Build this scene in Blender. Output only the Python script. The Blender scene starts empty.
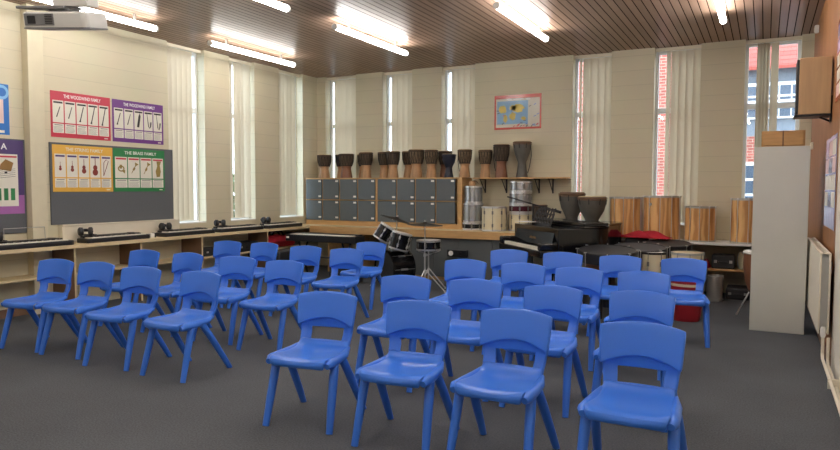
import bpy, math, random
from mathutils import Matrix, Vector
random.seed(7)
scene = bpy.context.scene
COL = scene.collection
PI = math.pi
# ------------------------------------------------------------------ room sizes (metres)
XL, XR, YB, YF, HC = -7.9, 0.55, 10.8, -2.6, 3.70

# ------------------------------------------------------------------ materials
def lin(c):
    return tuple(((v/255)/12.92 if v/255 <= 0.04045 else ((v/255+0.055)/1.055)**2.4) for v in c) + (1.0,)

def new_mat(name):
    m = bpy.data.materials.new(name); m.use_nodes = True
    nt = m.node_tree; b = nt.nodes['Principled BSDF']
    return m, nt, b

def mat(name, rgb, rough=0.5, metal=0.0, var=0.08, scale=8.0, bump=0.0, coat=0.0, spec=0.5, stretch=None):
    m, nt, b = new_mat(name)
    b.inputs['Roughness'].default_value = rough
    b.inputs['Metallic'].default_value = metal
    b.inputs['Specular IOR Level'].default_value = spec
    if coat: b.inputs['Coat Weight'].default_value = coat; b.inputs['Coat Roughness'].default_value = 0.08
    tc = nt.nodes.new('ShaderNodeTexCoord')
    mp = nt.nodes.new('ShaderNodeMapping')
    if stretch: mp.inputs['Scale'].default_value = stretch
    nt.links.new(tc.outputs['Object'], mp.inputs['Vector'])
    n = nt.nodes.new('ShaderNodeTexNoise'); n.inputs['Scale'].default_value = scale; n.inputs['Detail'].default_value = 4
    nt.links.new(mp.outputs['Vector'], n.inputs['Vector'])
    r = nt.nodes.new('ShaderNodeValToRGB')
    c = lin(rgb)
    r.color_ramp.elements[0].position = 0.3; r.color_ramp.elements[1].position = 0.7
    r.color_ramp.elements[0].color = tuple(max(0, v*(1-var)) for v in c[:3]) + (1,)
    r.color_ramp.elements[1].color = tuple(min(1, v*(1+var)) for v in c[:3]) + (1,)
    nt.links.new(n.outputs['Fac'], r.inputs['Fac'])
    nt.links.new(r.outputs['Color'], b.inputs['Base Color'])
    if bump:
        bp = nt.nodes.new('ShaderNodeBump'); bp.inputs['Strength'].default_value = bump; bp.inputs['Distance'].default_value = 0.01
        nt.links.new(n.outputs['Fac'], bp.inputs['Height']); nt.links.new(bp.outputs['Normal'], b.inputs['Normal'])
    return m

def block_wall(name, rgb, axis):
    """painted blockwork: faint courses in colour and bump"""
    m, nt, b = new_mat(name)
    b.inputs['Roughness'].default_value = 0.6
    tc = nt.nodes.new('ShaderNodeTexCoord'); sp = nt.nodes.new('ShaderNodeSeparateXYZ'); cb = nt.nodes.new('ShaderNodeCombineXYZ')
    nt.links.new(tc.outputs['Object'], sp.inputs[0])
    nt.links.new(sp.outputs['Y' if axis == 'Y' else 'X'], cb.inputs['X']); nt.links.new(sp.outputs['Z'], cb.inputs['Y'])
    br = nt.nodes.new('ShaderNodeTexBrick')
    br.inputs['Scale'].default_value = 1.0; br.inputs['Brick Width'].default_value = 60.0; br.inputs['Row Height'].default_value = 0.225
    br.inputs['Mortar Size'].default_value = 0.005; br.inputs['Mortar Smooth'].default_value = 0.3
    c = lin(rgb)
    br.inputs['Color1'].default_value = c; br.inputs['Color2'].default_value = tuple(v*0.98 for v in c[:3]) + (1,)
    br.inputs['Mortar'].default_value = tuple(v*0.86 for v in c[:3]) + (1,)
    nt.links.new(cb.outputs[0], br.inputs['Vector'])
    n = nt.nodes.new('ShaderNodeTexNoise'); n.inputs['Scale'].default_value = 2.5; n.inputs['Detail'].default_value = 5
    nt.links.new(tc.outputs['Object'], n.inputs['Vector'])
    mx = nt.nodes.new('ShaderNodeMix'); mx.data_type = 'RGBA'; mx.blend_type = 'MULTIPLY'; mx.inputs['Factor'].default_value = 0.10
    nt.links.new(br.outputs['Color'], mx.inputs['A']); nt.links.new(n.outputs['Color'], mx.inputs['B'])
    nt.links.new(mx.outputs['Result'], b.inputs['Base Color'])
    bp = nt.nodes.new('ShaderNodeBump'); bp.inputs['Strength'].default_value = 0.15; bp.inputs['Distance'].default_value = 0.003; bp.invert = True
    nt.links.new(br.outputs['Fac'], bp.inputs['Height']); nt.links.new(bp.outputs['Normal'], b.inputs['Normal'])
    return m

def boards(name, rgb, width, axis, rough, groove=0.35, gw=0.10, var=0.18, grain=(1, 1, 1), coat=0.0):
    """boards laid side by side along one axis, dark joint between"""
    m, nt, b = new_mat(name)
    b.inputs['Roughness'].default_value = rough
    if coat: b.inputs['Coat Weight'].default_value = coat; b.inputs['Coat Roughness'].default_value = 0.12
    tc = nt.nodes.new('ShaderNodeTexCoord'); sp = nt.nodes.new('ShaderNodeSeparateXYZ')
    nt.links.new(tc.outputs['Object'], sp.inputs[0])
    d = nt.nodes.new('ShaderNodeMath'); d.operation = 'DIVIDE'; d.inputs[1].default_value = width
    nt.links.new(sp.outputs[axis], d.inputs[0])
    fr = nt.nodes.new('ShaderNodeMath'); fr.operation = 'FRACT'; nt.links.new(d.outputs[0], fr.inputs[0])
    fl = nt.nodes.new('ShaderNodeMath'); fl.operation = 'FLOOR'; nt.links.new(d.outputs[0], fl.inputs[0])
    gt = nt.nodes.new('ShaderNodeMath'); gt.operation = 'LESS_THAN'; gt.inputs[1].default_value = gw
    nt.links.new(fr.outputs[0], gt.inputs[0])
    wn = nt.nodes.new('ShaderNodeTexWhiteNoise'); wn.noise_dimensions = '1D'; nt.links.new(fl.outputs[0], wn.inputs['W'])
    mp = nt.nodes.new('ShaderNodeMapping'); mp.inputs['Scale'].default_value = grain
    nt.links.new(tc.outputs['Object'], mp.inputs['Vector'])
    n = nt.nodes.new('ShaderNodeTexNoise'); n.inputs['Scale'].default_value = 6; n.inputs['Detail'].default_value = 5
    nt.links.new(mp.outputs['Vector'], n.inputs['Vector'])
    ad = nt.nodes.new('ShaderNodeMath'); ad.operation = 'ADD'; nt.links.new(wn.outputs['Value'], ad.inputs[0]); nt.links.new(n.outputs['Fac'], ad.inputs[1])
    hf = nt.nodes.new('ShaderNodeMath'); hf.operation = 'MULTIPLY'; hf.inputs[1].default_value = 0.5; nt.links.new(ad.outputs[0], hf.inputs[0])
    r = nt.nodes.new('ShaderNodeValToRGB'); c = lin(rgb)
    r.color_ramp.elements[0].position = 0.15; r.color_ramp.elements[1].position = 0.85
    r.color_ramp.elements[0].color = tuple(v*(1-var) for v in c[:3]) + (1,); r.color_ramp.elements[1].color = tuple(v*(1+var) for v in c[:3]) + (1,)
    nt.links.new(hf.outputs[0], r.inputs['Fac'])
    mx = nt.nodes.new('ShaderNodeMix'); mx.data_type = 'RGBA'
    nt.links.new(gt.outputs[0], mx.inputs['Factor']); nt.links.new(r.outputs['Color'], mx.inputs['A'])
    mx.inputs['B'].default_value = tuple(v*groove for v in c[:3]) + (1,)
    nt.links.new(mx.outputs['Result'], b.inputs['Base Color'])
    rr = nt.nodes.new('ShaderNodeMapRange'); rr.inputs['To Min'].default_value = rough; rr.inputs['To Max'].default_value = 0.9
    nt.links.new(gt.outputs[0], rr.inputs['Value']); nt.links.new(rr.outputs[0], b.inputs['Roughness'])
    ss = nt.nodes.new('ShaderNodeMapRange'); ss.inputs['To Min'].default_value = 0.15; ss.inputs['To Max'].default_value = 0.0
    nt.links.new(gt.outputs[0], ss.inputs['Value']); nt.links.new(ss.outputs[0], b.inputs['Specular IOR Level'])
    bp = nt.nodes.new('ShaderNodeBump'); bp.inputs['Strength'].default_value = 0.5; bp.inputs['Distance'].default_value = 0.005; bp.invert = True
    nt.links.new(gt.outputs[0], bp.inputs['Height']); nt.links.new(bp.outputs['Normal'], b.inputs['Normal'])
    return m

def plywood(name, c1, c2, rough=0.35):
    m, nt, b = new_mat(name)
    b.inputs['Roughness'].default_value = rough
    tc = nt.nodes.new('ShaderNodeTexCoord'); mp = nt.nodes.new('ShaderNodeMapping'); mp.inputs['Scale'].default_value = (1, 1, 0.22)
    nt.links.new(tc.outputs['Object'], mp.inputs['Vector'])
    w = nt.nodes.new('ShaderNodeTexWave'); w.inputs['Scale'].default_value = 3.6; w.inputs['Distortion'].default_value = 11.0
    w.inputs['Detail'].default_value = 3; w.inputs['Detail Scale'].default_value = 1.1
    nt.links.new(mp.outputs['Vector'], w.inputs['Vector'])
    r = nt.nodes.new('ShaderNodeValToRGB')
    r.color_ramp.elements[0].position = 0.15; r.color_ramp.elements[1].position = 0.75
    r.color_ramp.elements[0].color = lin(c2); r.color_ramp.elements[1].color = lin(c1)
    nt.links.new(w.outputs['Fac'], r.inputs['Fac']); nt.links.new(r.outputs['Color'], b.inputs['Base Color'])
    return m

def emit(name, rgb, strength):
    m = bpy.data.materials.new(name); m.use_nodes = True
    nt = m.node_tree; nt.nodes.clear()
    e = nt.nodes.new('ShaderNodeEmission'); o = nt.nodes.new('ShaderNodeOutputMaterial')
    e.inputs['Color'].default_value = (*rgb, 1); e.inputs['Strength'].default_value = strength
    nt.links.new(e.outputs[0], o.inputs[0]); return m

def glass_mat(name):
    m = bpy.data.materials.new(name); m.use_nodes = True
    nt = m.node_tree; nt.nodes.clear()
    o = nt.nodes.new('ShaderNodeOutputMaterial'); t = nt.nodes.new('ShaderNodeBsdfTransparent'); g = nt.nodes.new('ShaderNodeBsdfGlossy')
    t.inputs['Color'].default_value = (0.93, 0.96, 0.96, 1); g.inputs['Roughness'].default_value = 0.02
    f = nt.nodes.new('ShaderNodeLayerWeight'); f.inputs['Blend'].default_value = 0.5
    pw = nt.nodes.new('ShaderNodeMath'); pw.operation = 'POWER'; pw.inputs[1].default_value = 4.0; nt.links.new(f.outputs['Facing'], pw.inputs[0])
    sc_ = nt.nodes.new('ShaderNodeMath'); sc_.operation = 'MULTIPLY_ADD'; sc_.inputs[1].default_value = 0.6; sc_.inputs[2].default_value = 0.03; nt.links.new(pw.outputs[0], sc_.inputs[0])
    mx = nt.nodes.new('ShaderNodeMixShader')
    nt.links.new(sc_.outputs[0], mx.inputs[0]); nt.links.new(t.outputs[0], mx.inputs[1]); nt.links.new(g.outputs[0], mx.inputs[2])
    nt.links.new(mx.outputs[0], o.inputs[0]); return m

def fabric_trans(name, rgb, trans=0.45):
    m = bpy.data.materials.new(name); m.use_nodes = True
    nt = m.node_tree; nt.nodes.clear()
    o = nt.nodes.new('ShaderNodeOutputMaterial'); d = nt.nodes.new('ShaderNodeBsdfDiffuse'); t = nt.nodes.new('ShaderNodeBsdfTranslucent')
    tc = nt.nodes.new('ShaderNodeTexCoord'); n = nt.nodes.new('ShaderNodeTexNoise'); n.inputs['Scale'].default_value = 60
    mp = nt.nodes.new('ShaderNodeMapping'); mp.inputs['Scale'].default_value = (1, 1, 0.1)
    nt.links.new(tc.outputs['Object'], mp.inputs['Vector']); nt.links.new(mp.outputs['Vector'], n.inputs['Vector'])
    r = nt.nodes.new('ShaderNodeValToRGB'); c = lin(rgb)
    r.color_ramp.elements[0].color = tuple(v*0.94 for v in c[:3]) + (1,); r.color_ramp.elements[1].color = c
    nt.links.new(n.outputs['Fac'], r.inputs['Fac'])
    nt.links.new(r.outputs[0], d.inputs['Color']); nt.links.new(r.outputs[0], t.inputs['Color'])
    mx = nt.nodes.new('ShaderNodeMixShader'); mx.inputs[0].default_value = trans
    nt.links.new(d.outputs[0], mx.inputs[1]); nt.links.new(t.outputs[0], mx.inputs[2]); nt.links.new(mx.outputs[0], o.inputs[0])
    return m

def brick_mat(name):
    m, nt, b = new_mat(name)
    b.inputs['Roughness'].default_value = 0.9
    tc = nt.nodes.new('ShaderNodeTexCoord'); sp = nt.nodes.new('ShaderNodeSeparateXYZ'); cb = nt.nodes.new('ShaderNodeCombineXYZ')
    nt.links.new(tc.outputs['Object'], sp.inputs[0]); nt.links.new(sp.outputs['X'], cb.inputs['X']); nt.links.new(sp.outputs['Z'], cb.inputs['Y'])
    br = nt.nodes.new('ShaderNodeTexBrick'); br.inputs['Scale'].default_value = 1.0
    br.inputs['Brick Width'].default_value = 0.225; br.inputs['Row Height'].default_value = 0.075; br.inputs['Mortar Size'].default_value = 0.008
    br.inputs['Color1'].default_value = lin((178, 92, 78)); br.inputs['Color2'].default_value = lin((150, 74, 62)); br.inputs['Mortar'].default_value = lin((190, 170, 150))
    nt.links.new(cb.outputs[0], br.inputs['Vector']); nt.links.new(br.outputs['Color'], b.inputs['Base Color'])
    return m

def carpet_mat(name, rgb):
    m, nt, b = new_mat(name)
    b.inputs['Roughness'].default_value = 0.9; b.inputs['Specular IOR Level'].default_value = 0.25
    tc = nt.nodes.new('ShaderNodeTexCoord')
    n = nt.nodes.new('ShaderNodeTexNoise'); n.inputs['Scale'].default_value = 90; n.inputs['Detail'].default_value = 3
    n2 = nt.nodes.new('ShaderNodeTexNoise'); n2.inputs['Scale'].default_value = 1.3; n2.inputs['Detail'].default_value = 5
    nt.links.new(tc.outputs['Object'], n.inputs['Vector']); nt.links.new(tc.outputs['Object'], n2.inputs['Vector'])
    ad = nt.nodes.new('ShaderNodeMath'); ad.operation = 'MULTIPLY_ADD'; ad.inputs[1].default_value = 0.7
    nt.links.new(n.outputs['Fac'], ad.inputs[0])
    hf = nt.nodes.new('ShaderNodeMath'); hf.operation = 'MULTIPLY'; hf.inputs[1].default_value = 0.3
    nt.links.new(n2.outputs['Fac'], hf.inputs[0]); nt.links.new(hf.outputs[0], ad.inputs[2])
    r = nt.nodes.new('ShaderNodeValToRGB'); c = lin(rgb)
    r.color_ramp.elements[0].position = 0.3; r.color_ramp.elements[1].position = 0.7
    r.color_ramp.elements[0].color = tuple(v*0.6 for v in c[:3]) + (1,); r.color_ramp.elements[1].color = tuple(v*1.4 for v in c[:3]) + (1,)
    nt.links.new(ad.outputs[0], r.inputs['Fac']); nt.links.new(r.outputs['Color'], b.inputs['Base Color'])
    bp = nt.nodes.new('ShaderNodeBump'); bp.inputs['Strength'].default_value = 0.4; bp.inputs['Distance'].default_value = 0.006
    nt.links.new(n.outputs['Fac'], bp.inputs['Height']); nt.links.new(bp.outputs['Normal'], b.inputs['Normal'])
    return m

CREAM = (212, 203, 175)
M = dict(
    wall_y=block_wall('painted_blockwork_side', CREAM, 'Y'), wall_x=block_wall('painted_blockwork_back', CREAM, 'X'),
    pier=mat('painted_pier', CREAM, 0.6, var=0.03), white_wall=mat('white_plaster', (222, 216, 202), 0.7, var=0.02),
    ceiling=boards('varnished_ceiling_boards', (154, 126, 108), 0.095, 'X', 0.34, groove=0.14, gw=0.13, grain=(8, 0.6, 1)),
    panel=boards('wood_wall_boards', (152, 106, 70), 0.145, 'Y', 0.45, groove=0.6, gw=0.035, var=0.12, grain=(1, 9, 0.5)),
    carpet=carpet_mat('grey_carpet', (86, 89, 93)),
    chair=mat('blue_polypropylene', (60, 120, 226), 0.28, var=0.03, scale=200, bump=0.03),
    tan=mat('tan_laminate', (196, 156, 104), 0.45, var=0.10, scale=5, stretch=(1, 6, 6)),
    benchtop=mat('pale_bench_laminate', (220, 200, 158), 0.4, var=0.05, scale=4, stretch=(6, 1, 6)),
    brown=mat('brown_laminate', (128, 98, 76), 0.5, var=0.10, scale=4),
    grey_door=mat('grey_laminate', (92, 100, 104), 0.4, var=0.03), grey_panel=mat('grey_panel', (92, 96, 96), 0.5, var=0.03),
    white=mat('white_plastic', (232, 230, 224), 0.35, var=0.02), offwhite=mat('cream_plastic', (224, 214, 190), 0.4, var=0.02),
    frame=mat('white_window_frame', (230, 232, 232), 0.4, var=0.02), glass=glass_mat('window_glass'),
    slat=fabric_trans('cream_blind_fabric', (234, 227, 210), 0.36),
    black=mat('black_plastic', (30, 30, 33), 0.4, var=0.10), black_gloss=mat('black_lacquer', (16, 16, 19), 0.14, var=0.10, coat=0.3),
    black_cloth=mat('black_cover', (40, 40, 42), 0.48, var=0.15), drum_black=mat('black_drum_wrap', (22, 22, 25), 0.2, var=0.10),
    lug_metal=mat('dull_lug_metal', (120, 118, 114), 0.4, 0.3, var=0.05), chrome=mat('chrome', (222, 222, 222), 0.3, 0.75, var=0.03), steel=mat('brushed_steel', (186, 186, 182), 0.38, 0.55, var=0.06),
    dark_metal=mat('dark_metal', (52, 52, 55), 0.4, 0.8, var=0.06), bronze=mat('dark_bronze', (58, 55, 50), 0.4, 0.7, var=0.10, scale=30),
    noticeboard=mat('grey_notice_felt', (96, 99, 102), 0.9, var=0.05, scale=60),
    wood_shell=mat('carved_wood', (178, 138, 98), 0.5, var=0.22, scale=5, stretch=(4, 4, 0.6)),
    wood_red=mat('reddish_wood', (128, 86, 62), 0.45, var=0.2, scale=5, stretch=(4, 4, 0.6)),
    rope_dark=mat('dark_rope_binding', (84, 70, 56), 0.8, var=0.25, scale=40), rope_line=mat('near_black_rope', (44, 38, 32), 0.8, var=0.2), rope_band=mat('brown_rope_band', (112, 94, 72), 0.8, var=0.3, scale=30),
    skin=mat('drum_skin', (196, 176, 140), 0.6, var=0.08), navy=mat('navy_shell', (32, 36, 52), 0.45, var=0.12),
    slate=mat('slate_grey_shell', (92, 90, 84), 0.5, var=0.12), rim_brown=mat('brown_rim_band', (122, 90, 66), 0.6, var=0.2, scale=25),
    ply1=plywood('grained_plywood', (224, 178, 118), (188, 134, 78)), cream_drum=mat('cream_drum_wrap', (226, 216, 184), 0.3, var=0.03),
    maroon=mat('maroon_wrap', (74, 26, 40), 0.25, var=0.08), silver_wrap=mat('silver_sparkle_wrap', (186, 188, 190), 0.25, 0.6, var=0.1, scale=120),
    clear_head=mat('white_drum_head', (228, 226, 220), 0.45, var=0.03), red_cloth=mat('red_cloth', (176, 26, 46), 0.8, var=0.15),
    red_plastic=mat('red_plastic', (160, 30, 42), 0.4, var=0.06), copper=mat('brown_kettle', (150, 100, 66), 0.35, var=0.12),
    radiator=mat('cream_enamel', (226, 218, 198), 0.35, var=0.02), grey_cab=mat('grey_cupboard', (206, 206, 196), 0.5, var=0.03, scale=3),
    drawer_wood=mat('oak_drawer', (190, 146, 92), 0.45, var=0.12, scale=4, stretch=(1, 6, 8)), speaker_wood=mat('pale_veneer', (188, 154, 112), 0.4, var=0.10, scale=3, stretch=(8, 8, 0.6)),
    key_white=mat('ivory_key', (236, 230, 214), 0.3, var=0.02), projector=mat('projector_white', (206, 204, 198), 0.4, var=0.02), projector_grey=mat('projector_grey', (120, 120, 120), 0.5, var=0.04),
    paper=mat('white_paper', (236, 236, 234), 0.5, var=0.02), card=mat('poster_card', (226, 222, 208), 0.35, var=0.02),
    p_red=mat('poster_red', (196, 54, 74), 0.35, var=0.03), p_purple=mat('poster_purple', (112, 60, 134), 0.35, var=0.03),
    p_yellow=mat('poster_yellow', (226, 176, 74), 0.35, var=0.03), p_green=mat('poster_green', (48, 128, 76), 0.35, var=0.03),
    p_blue=mat('poster_blue', (30, 110, 190), 0.35, var=0.03), p_lightblue=mat('poster_light_blue', (130, 190, 232), 0.35, var=0.03),
    p_pink=mat('poster_pink', (232, 200, 196), 0.35, var=0.04), p_ink=mat('poster_ink', (44, 40, 40), 0.4, var=0.05), p_line=mat('poster_grey_print', (150, 146, 140), 0.4, var=0.05),
    p_violin=mat('poster_violin_red', (128, 50, 40), 0.4, var=0.08), p_brass=mat('poster_brass', (150, 128, 66), 0.4, var=0.1), p_plum=mat('poster_plum', (78, 60, 112), 0.35, var=0.04),
    p_mauve=mat('poster_mauve', (164, 104, 168), 0.35, var=0.04), p_sea=mat('map_sea', (128, 168, 200), 0.16, var=0.05), p_land=mat('map_yellow', (206, 184, 86), 0.16, var=0.12),
    p_mapred=mat('map_red_border', (190, 66, 52), 0.16, var=0.03), p_mapcard=mat('map_card', (206, 200, 184), 0.16, var=0.05), p_lilac=mat('poster_lilac', (176, 178, 214), 0.2, var=0.15, scale=14),
    p_dark=mat('poster_dark', (70, 66, 96), 0.2, var=0.3, scale=12), gold=mat('gold_print', (150, 112, 60), 0.4, var=0.1),
    brick=brick_mat('red_brick'), roof=boards('red_roof_tiles', (176, 92, 80), 0.3, 'Y', 0.8, groove=0.55, gw=0.12),
    cladding=mat('grey_render', (128, 136, 144), 0.8, var=0.06), dark_glass=mat('far_window_glass', (70, 84, 100), 0.15, var=0.1), paving=mat('grey_paving', (150, 148, 144), 0.9, var=0.1),
    leaf=mat('green_leaf', (78, 118, 56), 0.6, var=0.3, scale=5), bark=mat('bark', (90, 70, 54), 0.9, var=0.2),
    tube=emit('lamp_tube', (1.0, 0.975, 0.94), 28.0), tube_dimmed=emit('dimmed_lamp_tube', (1.0, 0.965, 0.91), 16.0),  # second glow: same lamps, weakened along the bench to keep that wall darker
)

# ------------------------------------------------------------------ mesh building
class MB:
    def __init__(s): s.v = []; s.f = []
    def add(s, vs, fs, mx=None):
        o = len(s.v)
        s.v += [tuple(mx @ Vector(p)) if mx else tuple(p) for p in vs]
        s.f += [tuple(i+o for i in f) for f in fs]
        return s
    def box(s, x0, x1, y0, y1, z0, z1, mx=None):
        vs = [(x0, y0, z0), (x1, y0, z0), (x1, y1, z0), (x0, y1, z0), (x0, y0, z1), (x1, y0, z1), (x1, y1, z1), (x0, y1, z1)]
        return s.add(vs, [(3, 2, 1, 0), (4, 5, 6, 7), (0, 1, 5, 4), (1, 2, 6, 5), (2, 3, 7, 6), (3, 0, 4, 7)], mx)
    def lathe(s, prof, seg=24, mx=None, cap=True):
        vs, fs = [], []
        for r, z in prof:
            for k in range(seg):
                a = 2*PI*k/seg; vs.append((r*math.cos(a), r*math.sin(a), z))
        n = len(prof)
        for i in range(n-1):
            for k in range(seg):
                k2 = (k+1) % seg; fs.append((i*seg+k, i*seg+k2, (i+1)*seg+k2, (i+1)*seg+k))
        if cap:
            fs.append(tuple(range(seg-1, -1, -1))); fs.append(tuple((n-1)*seg+k for k in range(seg)))
        return s.add(vs, fs, mx)
    def ring(s, R, r, z=0, seg=24, sub=8, mx=None):
        vs, fs = [], []
        for k in range(seg):
            a = 2*PI*k/seg
            for j in range(sub):
                b = 2*PI*j/sub; q = R + r*math.cos(b); vs.append((q*math.cos(a), q*math.sin(a), z + r*math.sin(b)))
        for k in range(seg):
            for j in range(sub):
                fs.append((k*sub+j, ((k+1) % seg)*sub+j, ((k+1) % seg)*sub+(j+1) % sub, k*sub+(j+1) % sub))
        return s.add(vs, fs, mx)
    def tube(s, pts, r, seg=8, mx=None, flat=1.0):
        pts = [Vector(p) for p in pts]; rs = r if isinstance(r, (list, tuple)) else [r]*len(pts)
        vs, fs = [], []; up = None
        for i, p in enumerate(pts):
            t = (pts[min(i+1, len(pts)-1)] - pts[max(i-1, 0)]).normalized()
            if up is None: up = Vector((0, 1, 0)) if abs(t.y) < 0.9 else Vector((1, 0, 0))
            a = (up - t*up.dot(t)).normalized(); b = t.cross(a); up = a
            for k in range(seg):
                w = 2*PI*k/seg; vs.append(tuple(p + a*rs[i]*math.cos(w)*flat + b*rs[i]*math.sin(w)))
        for i in range(len(pts)-1):
            for k in range(seg):
                k2 = (k+1) % seg; fs.append((i*seg+k, i*seg+k2, (i+1)*seg+k2, (i+1)*seg+k))
        fs.append(tuple(range(seg-1, -1, -1))); fs.append(tuple((len(pts)-1)*seg+k for k in range(seg)))
        return s.add(vs, fs, mx)
    def prism(s, pts, z0, z1, mx=None):
        n = len(pts); vs = [(x, y, z0) for x, y in pts] + [(x, y, z1) for x, y in pts]
        fs = [tuple(range(n-1, -1, -1)), tuple(range(n, 2*n))] + [(i, (i+1) % n, n+(i+1) % n, n+i) for i in range(n)]
        return s.add(vs, fs, mx)
    def build(s, name, m, parent=None, bevel=0.0, smooth=True, loc=(0, 0, 0)):
        me = bpy.data.meshes.new(name); me.from_pydata(s.v, [], s.f); me.update()
        import bmesh
        bm = bmesh.new(); bm.from_mesh(me); bmesh.ops.recalc_face_normals(bm, faces=bm.faces); bm.to_mesh(me); bm.free()
        if smooth:
            for p in me.polygons: p.use_smooth = True
            me.set_sharp_from_angle(angle=math.radians(38))
        me.materials.append(m)
        o = bpy.data.objects.new(name, me); COL.objects.link(o); o.location = loc
        if parent: o.parent = parent
        if bevel:
            b = o.modifiers.new('bevel', 'BEVEL'); b.width = bevel; b.segments = 2; b.limit_method = 'ANGLE'
        return o

def tag(o, label=None, cat=None, group=None, kind=None):
    if label: o['label'] = label
    if cat: o['category'] = cat
    if group: o['group'] = group
    if kind: o['kind'] = kind
    return o

def thing(name, label, cat, loc=(0, 0, 0), rz=0.0, group=None):
    o = bpy.data.objects.new(name, None); COL.objects.link(o); o.empty_display_size = 0.1
    o.location = loc; o.rotation_euler = (0, 0, rz)
    return tag(o, label, cat, group)

def struct(name, mb, m, parent=None, bevel=0.0):
    o = mb.build(name, m, parent, bevel)
    if not parent: o['kind'] = 'structure'
    return o

def copy_tree(o, parent=None):
    c = o.copy(); COL.objects.link(c)
    if parent: c.parent = parent
    for ch in [x for x in KIDS(o)]: copy_tree(ch, c)
    return c
def KIDS(o): return [x for x in COL.objects if x.parent == o]

def dup(root, loc, rz, label, group=None):
    c = copy_tree(root); c.location = loc; c.rotation_euler = (0, 0, rz); c['label'] = label
    if group: c['group'] = group
    return c

def applied(o):
    dg = bpy.context.evaluated_depsgraph_get(); dg.update()
    me = bpy.data.meshes.new_from_object(o.evaluated_get(dg)); o.modifiers.clear(); old = o.data; o.data = me
    for p in me.polygons: p.use_smooth = True
    return o

def lettering(txt, size, m, parent, mx, name='lettering', width=None, align='CENTER'):
    cu = bpy.data.curves.new('lettering', 'FONT'); cu.body = txt; cu.size = size; cu.align_x = align; cu.align_y = 'CENTER'; cu.extrude = 0.0006; cu.offset = size*0.012
    t = bpy.data.objects.new('lettering_source', cu); COL.objects.link(t)
    dg = bpy.context.evaluated_depsgraph_get(); dg.update()
    me = bpy.data.meshes.new_from_object(t.evaluated_get(dg)); bpy.data.objects.remove(t)
    if width:
        w = max(v.co.x for v in me.vertices) - min(v.co.x for v in me.vertices)
        me.transform(Matrix.Diagonal((width/w, 1, 1, 1)))
    me.transform(mx); me.materials.clear(); me.materials.append(m); me.name = name
    o = bpy.data.objects.new(name, me); COL.objects.link(o); o.parent = parent
    return o

T = Matrix.Translation
def RX(a): return Matrix.Rotation(a, 4, 'X')
def RY(a): return Matrix.Rotation(a, 4, 'Y')
def RZ(a): return Matrix.Rotation(a, 4, 'Z')
# wall frames: local x = to the viewer's right, y = up, z = out of the wall
LW = Matrix(((0, 0, 1, 0), (1, 0, 0, 0), (0, 1, 0, 0), (0, 0, 0, 1)))
BW = Matrix(((1, 0, 0, 0), (0, 0, -1, 0), (0, 1, 0, 0), (0, 0, 0, 1)))
RW = Matrix(((0, 0, -1, 0), (-1, 0, 0, 0), (0, 1, 0, 0), (0, 0, 0, 1)))

# ------------------------------------------------------------------ the room
TW = 0.28
SILL = 0.98
LWIN = [(7.10, 7.83), (8.38, 8.99), (9.64, 10.34)]
BWIN = [(-7.70, -6.99), (-6.40, -5.77), (-5.18, -4.53), (-2.82, -2.20), (-1.56, -0.90), (-0.31, 0.40)]
struct('floor', MB().box(XL-TW, XR+TW, YF-TW, YB+TW, -0.1, 0), M['carpet'])
struct('ceiling', MB().box(XL-TW, XR+TW, YF-TW, YB+TW, HC, HC+0.15), M['ceiling'])
w = MB(); y = YF-TW
for a, b in LWIN:
    w.box(XL-TW, XL, y, a, 0, HC); w.box(XL-TW, XL, a, b, 0, SILL); y = b
w.box(XL-TW, XL, y, YB+TW, 0, HC)
struct('wall_left', w, M['wall_y'])
w = MB(); x = XL
for a, b in BWIN:
    w.box(x, a, YB, YB+TW, 0, HC); w.box(a, b, YB, YB+TW, 0, SILL); x = b
w.box(x, XR, YB, YB+TW, 0, HC)
struct('wall_back', w, M['wall_x'])
struct('wall_right', MB().box(XR, XR+TW, 6.72, YB+TW, 0, HC), M['panel'])
struct('wall_right_near', MB().box(XR, XR+TW, YF-TW, 6.72, 0, HC), M['white_wall'])
struct('wall_front', MB().box(XL, XR, YF-TW, YF, 0, HC), M['white_wall'])
struct('trim_pier', MB().box(XL, XL+0.12, 4.92, 5.11, 0, HC), M['pier'], bevel=0.004)
struct('baseboard_right', MB().box(XR-0.015, XR, 6.72, YB, 0, 0.10), M['brown'])
struct('baseboard_left', MB().box(XL, XL+0.015, YF, 4.92, 0, 0.10), M['brown'])

def window(n, horiz, a, b, transom):
    """frame and panes set near the outer face; a..b along the wall"""
    fr, gl = MB(), MB(); h0, h1, t = SILL, HC-0.04, 0.045
    def put(mb, u0, u1, z0, z1, d0, d1):
        if horiz == 'X': mb.box(u0, u1, YB+d0, YB+d1, z0, z1)
        else: mb.box(XL-d1, XL-d0, u0, u1, z0, z1)
    put(fr, a, a+t, h0, h1, 0.16, 0.22); put(fr, b-t, b, h0, h1, 0.16, 0.22)
    put(fr, a+t, b-t, h0, h0+t, 0.16, 0.22); put(fr, a+t, b-t, h1-t, HC, 0.16, 0.22)
    put(fr, a+t, b-t, transom-0.04, transom+0.04, 0.16, 0.22)
    put(gl, a+t, b-t, h0+t, transom-0.04, 0.187, 0.193); put(gl, a+t, b-t, transom+0.04, h1-t, 0.187, 0.193)
    f = fr.build('window_%d' % n, M['frame'], None, 0.004); f['kind'] = 'structure'
    gl.build('glass', M['glass'], f, smooth=False)
    sl = MB(); put(sl, a, b, SILL, SILL+0.02, 0.0, 0.16); sl.build('window_sill', M['white'], f)
n = 1
for a, b in LWIN: window(n, 'Y', a, b, 2.75); n += 1
for a, b in BWIN: window(n, 'X', a, b, 2.75); n += 1

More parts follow.
